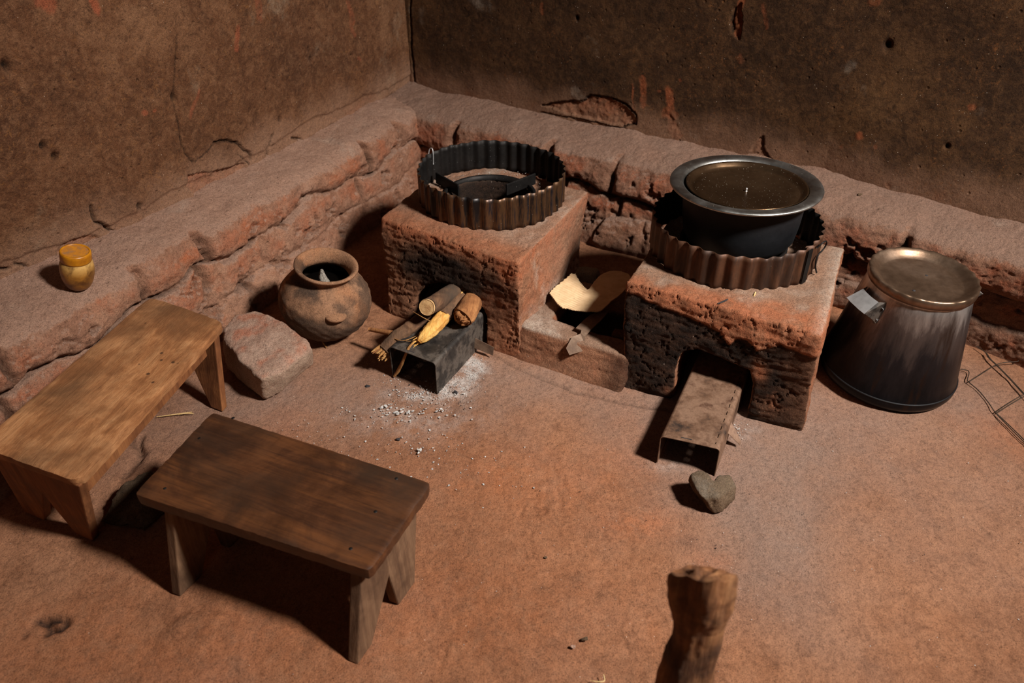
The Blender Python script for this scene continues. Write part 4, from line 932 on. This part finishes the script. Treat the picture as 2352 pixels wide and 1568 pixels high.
dA_ = np.array(at(1100, 745, .12)[:2])-np.array(at(1010, 838, .12)[:2])
cA, axA, ddA, WA = channel('metal_channel', 'short black sheet-metal channel under the firewood at the left stove', at(902, 866)[:2], at(1004, 905)[:2], (.44, .898), .36, .115, 'duct', 'sheet-metal fire channels')
V = np.array([(0, 0, .02), (.06, -.03, .012), (.064, -.026, .04), (.004, .004, .055)]); off = axA*WA+ddA*.235
o = mesh_obj('tab', V+np.array([off[0], off[1], .0]), [(0, 1, 2, 3)], 'rustiron', cA, smooth=False); m = o.modifiers.new('s', 'SOLIDIFY'); m.thickness = .002
cB, axB, ddB, WB = channel('metal_channel', 'long rusty sheet-metal channel running into the right stove', at(1509, 1062)[:2], at(1641, 1092)[:2], np.array(at(1716, 850, .094)[:2])-np.array(at(1650, 1032, .094)[:2]), .46, .094, 'duct2', 'sheet-metal fire channels')
V = np.array([(0, 0, .045), (.036, -.012, .012), (.040, -.006, .018), (.008, .03, .07)]); off = axB*WB+ddB*.13
o = mesh_obj('tab', V+np.array([off[0], off[1], .0]), [(0, 1, 2, 3)], 'duct2', cB, smooth=False); m = o.modifiers.new('s', 'SOLIDIFY'); m.thickness = .002

# ================================================================== firewood
din = np.array([.44, .898, 0])
def log(name, label, pts, radii, mat, noise, seed, endmat=None, n=40, segs=28, flat=1.0, cat='firewood', capn=.0, endcap=.05):
    c = np.array(pts[0], float); r = empty(name, label, cat, c, group='firewood in the left stove')
    V, Fc = tube_vf(pts, radii, n, segs, noise, 28, seed, True, capn, flat); mesh_obj('wood', V-c, Fc, mat, r)
    if endmat:
        t = np.array(pts[1], float)-c; t /= np.linalg.norm(t)
        V, Fc = tube_vf([c-t*.0065, c-t*.001], [radii[0]*.93, radii[0]*.97], 2, segs, noise*.5, 28, seed, True, endcap, flat); mesh_obj('cut_end', V-c, Fc, endmat, r)
    return r
def P3(px, py, z): return np.array(at(px, py, z))
p0 = P3(982, 705, .215); log('log', 'smooth round log with pale sawn end on top of the firewood', [p0, P3(1002, 695, .195), P3(1038, 674, .165), P3(1038, 674, .165)+din*.16+np.array([.03, 0, -.03])], [.0265, .027, .029, .028], 'bark', .10, 2, 'cutwood')
p0 = P3(962, 785, .130)
lg = log('log', 'bright yellow split branch pointing out over the left metal channel', [p0, P3(975, 772, .138), P3(1000, 748, .145), P3(1030, 715, .150), P3(1050, 692, .150)+din*.12], [.007, .018, .023, .021, .020], 'split', .30, 4, capn=.3)
V, Fc = tube_vf([P3(1018, 728, .150), P3(1030, 715, .152), P3(1050, 692, .151), P3(1050, 692, .150)+din*.12], [.0215, .0235, .0225, .021], 24, 24, .15, 28, 7); mesh_obj('bark', V-p0, Fc, 'bark', lg)
for k in range(9):
    a = random.uniform(-.012, .012); b = random.uniform(-.01, .014); L = random.uniform(.012, .035)
    q0 = np.array([.012+a, .016, b*.8]); V, Fc = tube_vf([q0, q0+np.array([-.9*L+a*.3, -.8*L, -.35*L+b*.3])], [.0034, .0005], 5, 6); mesh_obj('splinter', V, Fc, 'split', lg)
p0 = P3(1064, 728, .158); log('log', 'thick log with crumbling orange end, rightmost of the firewood', [p0, p0+np.array([.004, .012, 0]), p0+np.array([.018, .08, -.008]), p0+np.array([.05, .22, -.03])], [.030, .035, .034, .033], 'bark_orange', .10, 11, endmat='bark_orange', capn=.3, segs=36, n=44, endcap=.75)
# knotty frayed branch with a side twig
p0 = P3(884, 805, .085)
br_pts = [p0, P3(915, 775, .11), P3(965, 735, .135), P3(1005, 700, .15), P3(1005, 700, .15)+din*.18+np.array([0, 0, -.01])]
bb = log('branch', 'grey-barked branch with frayed end and side twig, leftmost of the firewood', br_pts, [.022, .024, .021, .020, .018], 'bark', .28, 13, capn=.5)
V, Fc = tube_vf([P3(928, 770, .11), P3(900, 765, .105), P3(848, 756, .085)], [.012, .0085, .0065], 14, 14, .15, 30, 3); mesh_obj('side_twig', V-p0, Fc, 'bark_orange', bb)
axb = np.array(P3(915, 775, .11))-p0; axb /= np.linalg.norm(axb); sb = np.cross(axb, [0, 0, 1.0]); sb /= np.linalg.norm(sb); ub = np.cross(sb, axb)
for k in range(30):
    a = random.uniform(0, 6.28); rr = random.uniform(.002, .019); L = random.uniform(.012, .034)
    rad_ = math.cos(a)*sb+math.sin(a)*ub; q0 = rr*rad_+axb*.014; dv = -axb*(L+.014)+rad_*L*.25
    V, Fc = tube_vf([q0, q0+dv*.6, q0+dv], [.0052, .0048, .0012], 6, 6); mesh_obj('splinter', V, Fc, 'fibre' if k % 3 else 'bark_orange', bb)
# torn bark strip hanging to the floor
sp = [P3(968, 770, .128), P3(950, 786, .125), P3(938, 800, .120), P3(925, 830, .075), P3(915, 850, .035), P3(905, 864, .008)]
V, Fc = tube_vf(sp, [.003, .0045, .0045, .005, .007, .0035], 40, 10, .3, 60, 8, flat=.5); o = mesh_obj('bark_strip', V, Fc, 'fibre', loc=tuple(sp[-1])); tag(o, 'torn fibrous bark strip hanging over the left metal channel mouth', 'bark')
for k, pts in enumerate([[P3(900, 775, .12), P3(925, 782, .128), P3(955, 772, .13), P3(978, 755, .14)], [P3(893, 768, .12), P3(912, 780, .122), P3(948, 784, .125)], [P3(950, 716, .2), P3(970, 728, .2), P3(990, 738, .19)]]):
    V, Fc = tube_vf(pts, [.0008, .0013, .0006], 20, 6); mesh_obj('strand', V-np.array(sp[-1]), Fc, 'fibre', o)

# ================================================================== cardboard on the ash pit
cz = .135
def cpx(u, v): return (1230+u*.1594, 600+v*.1594)
outl = [(200, 455), (235, 410), (270, 370), (350, 310), (440, 240), (510, 178), (575, 175), (605, 230), (640, 290), (700, 360), (745, 400), (775, 390), (800, 350), (850, 285), (905, 225), (980, 170), (1060, 138), (1150, 128), (1240, 140), (1340, 175), (1380, 230), (1340, 360), (1240, 470), (1160, 530), (1090, 580), (1030, 640), (950, 705), (890, 725), (800, 722), (720, 722), (630, 710), (540, 698), (470, 680), (390, 668), (340, 630), (300, 595), (240, 510)]
c0 = at(*cpx(720, 430), cz)
def card_z(p):
    # gently cupped sheet: left flap and right side rise from a middle fold
    u = (p-np.array([c0.x, c0.y]))@np.array([.92, -.39]); return cz+.35*u*u+.012*np.clip(u, 0, 1)
poly = []
for (u, v) in outl:
    p = at(*cpx(u, v), cz); z = card_z(np.array([p.x, p.y])); p = at(*cpx(u, v), z); z = card_z(np.array([p.x, p.y])); p = at(*cpx(u, v), z); poly.append((p.x, p.y))
pa = np.array(poly); gx = np.arange(pa[:, 0].min()-.002, pa[:, 0].max()+.003, .0016); gy = np.arange(pa[:, 1].min()-.002, pa[:, 1].max()+.003, .0016)
GX, GY = np.meshgrid(gx, gy, indexing='ij'); ins = in_poly(GX, GY, poly)
al = np.array(at(*cpx(650, 330), cz)[:2])-np.array(at(*cpx(380, 430), cz)[:2]); al /= np.linalg.norm(al); pe = np.array([-al[1], al[0]])
uu = (GX-c0.x)*pe[0]+(GY-c0.y)*pe[1]; sd = (GX-c0.x)*.92-(GY-c0.y)*.39
GZ = card_z(np.stack([GX, GY], -1))+.0018*np.sin(uu*2*math.pi/.0085)*sstep(.015, -.03, sd)+.002*fbm(np.stack([GX.ravel(), GY.ravel(), 0*GX.ravel()], 1), 14, 3, seed=400).reshape(GX.shape)
idx = -np.ones(GX.shape, int); Fc = []; V = []
cell = ins[:-1, :-1] & ins[1:, :-1] & ins[1:, 1:] & ins[:-1, 1:]
for i, j in zip(*np.nonzero(cell)):
    q = []
    for a, b in ((i, j), (i+1, j), (i+1, j+1), (i, j+1)):
        if idx[a, b] < 0: idx[a, b] = len(V); V.append((GX[a, b], GY[a, b], GZ[a, b]))
        q.append(int(idx[a, b]))
    Fc.append(tuple(q))
o = mesh_obj('cardboard_sheet', np.array(V), Fc, 'card', loc=(c0.x, c0.y, 0)); m = o.modifiers.new('s', 'SOLIDIFY'); m.thickness = .003; m.offset = -1
tag(o, 'torn piece of corrugated cardboard bridging the pit between the stoves', 'cardboard')

# flat rusty iron strip resting on the kerb
mz = .117
pl = [(440, 1250), (490, 1350), (590, 1320), (690, 1290), (700, 1180), (712, 1080), (800, 975), (930, 860), (1080, 690), (940, 720), (800, 760), (690, 850), (580, 960), (662, 990), (650, 1040), (525, 1090)]
pts = [at(*cpx(u, v), mz-.050*max(0, (v-1060)/300)) for u, v in pl]; cc = sum(pts, Vector())/len(pts)
bm = bmesh.new(); vv = [bm.verts.new((p.x-cc.x, p.y-cc.y, p.z)) for p in pts]; bm.faces.new(vv)
bmesh.ops.triangulate(bm, faces=bm.faces); me = bpy.data.meshes.new('metal_strip'); bm.to_mesh(me); bm.free(); me.materials.append(M['rustiron'])
o = bpy.data.objects.new('metal_strip', me); C.objects.link(o); o.location = (cc.x, cc.y, 0); m = o.modifiers.new('s', 'SOLIDIFY'); m.thickness = .004; m.offset = -1
tag(o, 'flat notched rusty iron strip resting on the kerb below the cardboard', 'metal strip')
# broken red brick in the pit
bp = at(1428, 768, .06)
rock('brick_fragment', 'small dark red brick fragment in the pit beside the iron strip', [[(bp.x+a, bp.y+b, c) for a, b in ((-.035, -.01), (.03, -.03), (.04, .01), (-.02, .03)) for c in (.0, .055)]], 'clay', .002, 30, 350, .004, 2, lambda V, N, w: dict(red=.9+0*w, soot=.45+0*w, ash=0*w), 'brick')
for q in bpy.data.objects:
    if q.name == 'brick_fragment': q.location.z = .014
# grey mound behind the cardboard
gm = at(1345, 630, .12)
rock('ash_mound', 'grey ash mound behind the cardboard between the stoves', [[(gm.x+a, gm.y+b, c) for a, b, c in ((-.07, .02, .0), (.08, -.01, .0), (.09, .08, .0), (-.05, .10, .0), (-.03, .03, .11), (.04, .02, .11), (.05, .07, .105), (-.02, .08, .11))]], 'rock2', .006, 18, 370, .006, 6, lambda V, N, w: dict(ash=.6+0*w, dust=.9+0*w, red=0*w), 'ash')

# ================================================================== wire on the floor, right
wz = .004
W1 = [(2201, 847, .004), (2225, 852, .006), (2222, 871, .006), (2225, 877, .006), (2250, 899, .005), (2273, 928, .005), (2286, 947, .006), (2320, 983, .006), (2353, 1016, .006), (2400, 1070, .006)]
root = empty('bent_wire_frame', 'thin bent wire frame lying on the floor at the right edge', 'wire', at(2286, 947)); rl = np.array(root.location)
for pts in (W1, [(2225, 877, .007), (2258, 856, .010), (2287, 838, .012), (2309, 832, .014), (2337, 830, .016), (2336, 824, .018)],
            [(2244, 795, .012), (2262, 808, .012), (2271, 822, .012), (2289, 839, .012), (2320, 871, .010), (2353, 907, .010), (2400, 955, .01)], [(2266, 810, .012), (2275, 824, .012), (2293, 841, .012), (2324, 873, .010), (2357, 909, .010)],
            [(2286, 947, .006), (2318, 925, .007), (2352, 905, .010)], [(2289, 949, .004), (2320, 929, .005), (2354, 909, .008)], [(2290, 950, .006), (2324, 982, .006), (2357, 1015, .006), (2400, 1065, .006)]):
    V, Fc = tube_vf([np.array(at(*p)) for p in pts], [.0014, .0014], 40, 8); mesh_obj('wire', V-rl, Fc, 'wire', root)

# ================================================================== foreground post
yp = .74
rows = [(1612, 1318, 76), (1611, 1345, 80), (1608, 1385, 74), (1603, 1425, 58), (1600, 1465, 56), (1588, 1500, 58), (1570, 1568, 67)]
cs = []; rs = []
for (px, py, hw) in rows[::-1]:
    q = on_plane(px, py, (0, yp, 0), (0, 1, 0)); dist = float(np.linalg.norm(q-np.array([0, 0, CH]))); cs.append(q); rs.append(hw*dist/F*.90)
b0 = cs[0]; cs = [np.array([b0[0]+.02, yp+.02, -.003]), np.array([b0[0]+.01, yp+.01, b0[2]*.5])]+cs; rs = [rs[0]*1.1, rs[0]*1.05]+rs
bp = Vector((cs[0][0], cs[0][1], 0)); n_, sg = 150, 72; Pth = spline(cs, n_)
Rr = np.interp(Pth[:, 2], [c_[2] for c_ in cs], rs)
th = np.linspace(0, 2*math.pi, sg, endpoint=False)
G = Pth[:, None, :]+Rr[:, None, None]*np.stack([np.cos(th), np.sin(th)*.8, 0*th], -1)[None]
q = G.reshape(-1, 3); dn = (.13*fbm(q*np.array([1, 1, .35]), 22, 4, .6, seed=500)+.035*fbm(q*np.array([1, 1, .5]), 70, 3, seed=501)).reshape(n_, sg)
dn += -.22*np.exp(-((((th[None]-math.radians(225)+math.pi) % (2*math.pi))-math.pi)/.35)**2)*sstep(cs[-3][2]-.02, cs[-2][2], Pth[:, 2])[:, None]
dn += -.14*np.exp(-((((th[None]-math.radians(290)+math.pi) % (2*math.pi))-math.pi)/.12)**2)*sstep(cs[-2][2], cs[-1][2], Pth[:, 2])[:, None]
G = Pth[:, None, :]+(G-Pth[:, None, :])*(1+dn)[..., None]
ztip = .010*fbm(np.stack([np.cos(th), np.sin(th), 0*th], 1), 1.9, 4, seed=503)-.9*(G[-1, :, 1]-Pth[-1][1])
kz = np.clip((np.arange(n_)-(n_-24))/23, 0, 1)[:, None]; G[:, :, 2] += kz*ztip[None]; topc = G[-1].mean(0)
V = G.reshape(-1, 3); Fc = [tuple(f) for f in grid_faces(n_, sg).tolist()]
# grid here is (n_, sg): close seam
V = list(map(tuple, V)); Fc = []
for i in range(n_-1):
    for j in range(sg):
        j2 = (j+1) % sg; Fc.append((i*sg+j, i*sg+j2, (i+1)*sg+j2, (i+1)*sg+j))
prev = [(n_-1)*sg+j for j in range(sg)]
for k, qd in enumerate((.8, .6, .4, .2)):
    b0 = len(V)
    for j in range(sg):
        p = topc+(G[-1, j]-topc)*qd; V.append((p[0], p[1], p[2]+.016*float(fbm(np.array([p]), 45, 3, .6, seed=505)[0])-.002*k))
    cur = [b0+j for j in range(sg)]
    for j in range(sg): j2 = (j+1) % sg; Fc.append((prev[j], prev[j2], cur[j2], cur[j]))
    prev = cur
V.append(tuple(topc-np.array([0, 0, .010]))); 
for j in range(sg): Fc.append((prev[j], prev[(j+1) % sg], len(V)-1))
tag(mesh_obj('wooden_post', np.array(V), Fc, 'stick', loc=(bp.x, bp.y, 0)), 'upright gnarled wooden post nearest the viewer, blurred at bottom of frame', 'post')

# ================================================================== small debris
def flake(c, s, asp, rz, tilt, th, k):
    n_ = 7; a = np.linspace(0, 2*math.pi, n_, endpoint=False); r = s*(1+.45*np.array([random.uniform(-1, 1) for _ in a]))
    top = np.stack([r*np.cos(a), r*np.sin(a)*asp, np.array([random.uniform(-.15, .25)*s for _ in a])+th], 1); bot = top.copy(); bot[:, 2] -= th
    V = np.concatenate([top, bot]); ca, sa = math.cos(rz), math.sin(rz); V = V@np.array([[ca, sa, 0], [-sa, ca, 0], [0, 0, 1]]); V = V+np.array(c)
    return V, [tuple(range(n_)), tuple(range(2*n_-1, n_-1, -1))]+[(i, n_+i, n_+(i+1) % n_, (i+1) % n_) for i in range(n_)]
def scatter(name, label, spec, mat, hgt=.0006, cat='ash'):
    parts = []
    for (px, py, sx, sy, cnt, smin, smax, asp) in spec:
        c = at(px, py)
        for _ in range(cnt):
            x = random.gauss(c.x, sx); y = random.gauss(c.y, sy); s = (smin+(smax-smin)*random.random()**3)*.75
            parts.append(flake((x, y, .0015), s, random.uniform(asp, 1), random.uniform(0, 6.3), 0, hgt, 0))
    V, Fc = join_vf(*parts); c = V.mean(0)
    return tag(mesh_obj(name, V, Fc, mat, loc=(c[0], c[1], 0), smooth=False), label, cat, kind='stuff')
scatter('ash_flakes', 'white and grey ash flakes strewn in front of the left stove', [(1085, 845, .02, .05, 420, .0005, .0024, .3), (1045, 890, .03, .035, 420, .0005, .0024, .3), (965, 905, .05, .018, 300, .0005, .004, .3), (930, 945, .09, .03, 260, .0005, .0055, .3),
    (905, 870, .03, .02, 60, .0005, .004, .3), (960, 1030, .10, .05, 120, .0005, .0045, .3), (760, 985, .12, .07, 110, .0005, .003, .3), (1130, 1100, .08, .06, 45, .0008, .0045, .35), (1500, 1050, .5, .3, 120, .0006, .0018, .4), (1300, 1300, .5, .15, 90, .0006, .0016, .4), (1690, 985, .02, .02, 60, .0008, .004, .4), (1900, 1150, .4, .2, 70, .0006, .0022, .4)], 'ash')
scatter('charcoal_crumbs', 'tiny dark charcoal crumbs strewn over the floor near the stoves', [(1000, 920, .14, .08, 70, .0007, .003, .4), (1650, 1150, .14, .10, 60, .0007, .002, .5), (1500, 1200, .6, .3, 120, .0006, .0018, .5), (600, 1100, .4, .3, 40, .0006, .0018, .5)], 'char', .0014, 'charcoal')
# ash specks on the stove tops
parts = []
for cen, rr0 in ((RA, .28), (RB, .28)):
    for _ in range(260):
        a = random.uniform(0, 6.28); r = random.uniform(.165, .235); x = cen[0]+r*math.cos(a); y = cen[1]+r*math.sin(a); parts.append(flake((x, y, .336), random.uniform(.0006, .002), .5, random.uniform(0, 6), 0, .001, 0))
V, Fc = join_vf(*parts); tag(mesh_obj('stove_ash', V, Fc, 'ash', loc=(.3, 2.35, 0), smooth=False), 'pale ash specks lying on the stove tops inside the corrugated rings', 'ash', kind='stuff')
def chunk(name, label, px, py, s, mat, cat, group=None, z0=0.0, seed=0, asp=.7):
    c = at(px, py, z0); rd = random.Random(seed); pts = [(c.x+s*rd.uniform(-1, 1), c.y+s*asp*rd.uniform(-1, 1), z0+s*.9*rd.uniform(0, 1)) for _ in range(22)]
    V, Fc = hull_vf(pts); V[:, 2] += z0-V[:, 2].min()-.0005
    o = mesh_obj(name, V, Fc, mat, loc=(c.x, c.y, z0), smooth=False, attrs=dict(red=np.zeros(len(V)), soot=np.zeros(len(V)), ash=np.zeros(len(V)), dust=np.zeros(len(V)))); return tag(o, label, cat, group)
chunk('charcoal_piece', 'black charcoal nugget in the ash right of the left metal channel', 1047, 902, .008, 'char', 'charcoal', 'charcoal pieces on the floor', seed=1)
chunk('charcoal_piece', 'black charcoal nugget on the floor left of the left metal channel', 844, 889, .008, 'char', 'charcoal', 'charcoal pieces on the floor', seed=2)
chunk('charcoal_piece', 'grey charcoal crumb alone on the floor beside the dark stool', 914, 1010, .007, 'char', 'charcoal', 'charcoal pieces on the floor', seed=3)
chunk('pebble', 'dark brown pebble on bare floor left of the foreground post', 1342, 1468, .008, 'rock2', 'pebble', 'pebbles on the floor', seed=4)
chunk('pebble', 'small pinkish pebble beside the dark brown pebble', 1316, 1486, .006, 'rock', 'pebble', 'pebbles on the floor', seed=5)
chunk('pebble', 'tiny bluish grey pebble in the middle of the bare floor', 1254, 1281, .005, 'rock2', 'pebble', 'pebbles on the floor', seed=6)
chunk('pebble', 'dark little stone on the right wall ledge behind the big pot', 1975, 448, .009, 'rock2', 'pebble', None, z0=.352, seed=7)
for (px, py, s, lab, sd) in ((918, 950, .018, 'largest curled grey ash flake before the left metal channel', 11), (1010, 945, .013, 'pale ash flake on the right of the ash scatter', 12), (960, 1038, .012, 'pale ash flake near the far edge of the dark stool', 13), (880, 938, .013, 'grey ash flake at the left of the ash scatter', 14)):
    c = at(px, py); random.seed(sd); V, Fc = join_vf(*[flake((random.gauss(0, s*.45), random.gauss(0, s*.3), .001+.002*k), s*random.uniform(.3, .6), .45, random.uniform(0, 6), 0, .0016, 0) for k in range(5)])
    o = mesh_obj('ash_flake', V, Fc, 'ash', smooth=False); o.location = (c.x, c.y, 0); tag(o, lab, 'ash', 'large ash flakes on the floor')
def twig(name, label, pts, r, mat, cat, group=None):
    V, Fc = tube_vf([np.array(at(*p)) for p in pts], [r*.5, r, r*.7], 16, 8, .15, 60, 3); c = at(*pts[0]); return tag(mesh_obj(name, V, Fc, mat, loc=tuple(c)), label, cat, group)
twig('straw', 'pale straw stalk on the floor between bench and dark stool', [(360, 957, .004), (405, 951, .005), (443, 946, .004)], .0022, 'straw', 'straw')
twig('straw', 'short pale straw piece crossing the longer stalk', [(410, 952, .008), (428, 949, .008), (446, 950, .004)], .0016, 'straw', 'straw')
twig('wood_chip', 'tiny pale wood chip on the front edge of the right stove', [(1731, 681, .338), (1733, 676, .340), (1735, 671, .339)], .0028, 'straw', 'wood chip')
twig('charcoal_sliver', 'dark sliver on the front edge of the right stove', [(1648, 697, .336), (1662, 692, .338), (1672, 687, .336)], .0030, 'char', 'charcoal')
twig('bark_chip', 'little frayed straw chip at the foot of the clay pot', [(737, 780, .012), (743, 788, .008), (750, 798, .004)], .0026, 'fibre', 'bark')
twig('curled_husk', 'thin curled dry husk at the bottom edge of the floor', [(1356, 1562, .004), (1372, 1565, .006), (1388, 1563, .008), (1386, 1548, .010)], .0016, 'straw', 'husk')

# ================================================================== light
def area(name, loc, target, size, power, col):
    d = bpy.data.lights.new(name, 'AREA'); d.shape = 'DISK'; d.size = size; d.energy = power; d.color = col
    o = bpy.data.objects.new(name, d); C.objects.link(o); o.location = loc
    o.rotation_euler = (Vector(target)-Vector(loc)).to_track_quat('-Z', 'Y').to_euler(); return o
area('key_lamp', (2.6, .1, 3.6), (.05, 2.05, .25), .55, 83, (1, .955, .89)).data.spread = math.radians(84)
area('fill_light', (-1.0, -.9, 2.4), (.0, 2.0, .2), 1.2, 1.5, (1, .9, .8))  # weak fill lamp added on the camera side, not an actual doorway
w = bpy.data.worlds.new('world'); bpy.context.scene.world = w; w.use_nodes = True
w.node_tree.nodes['Background'].inputs[0].default_value = (.9, .75, .62, 1); w.node_tree.nodes['Background'].inputs[1].default_value = .003
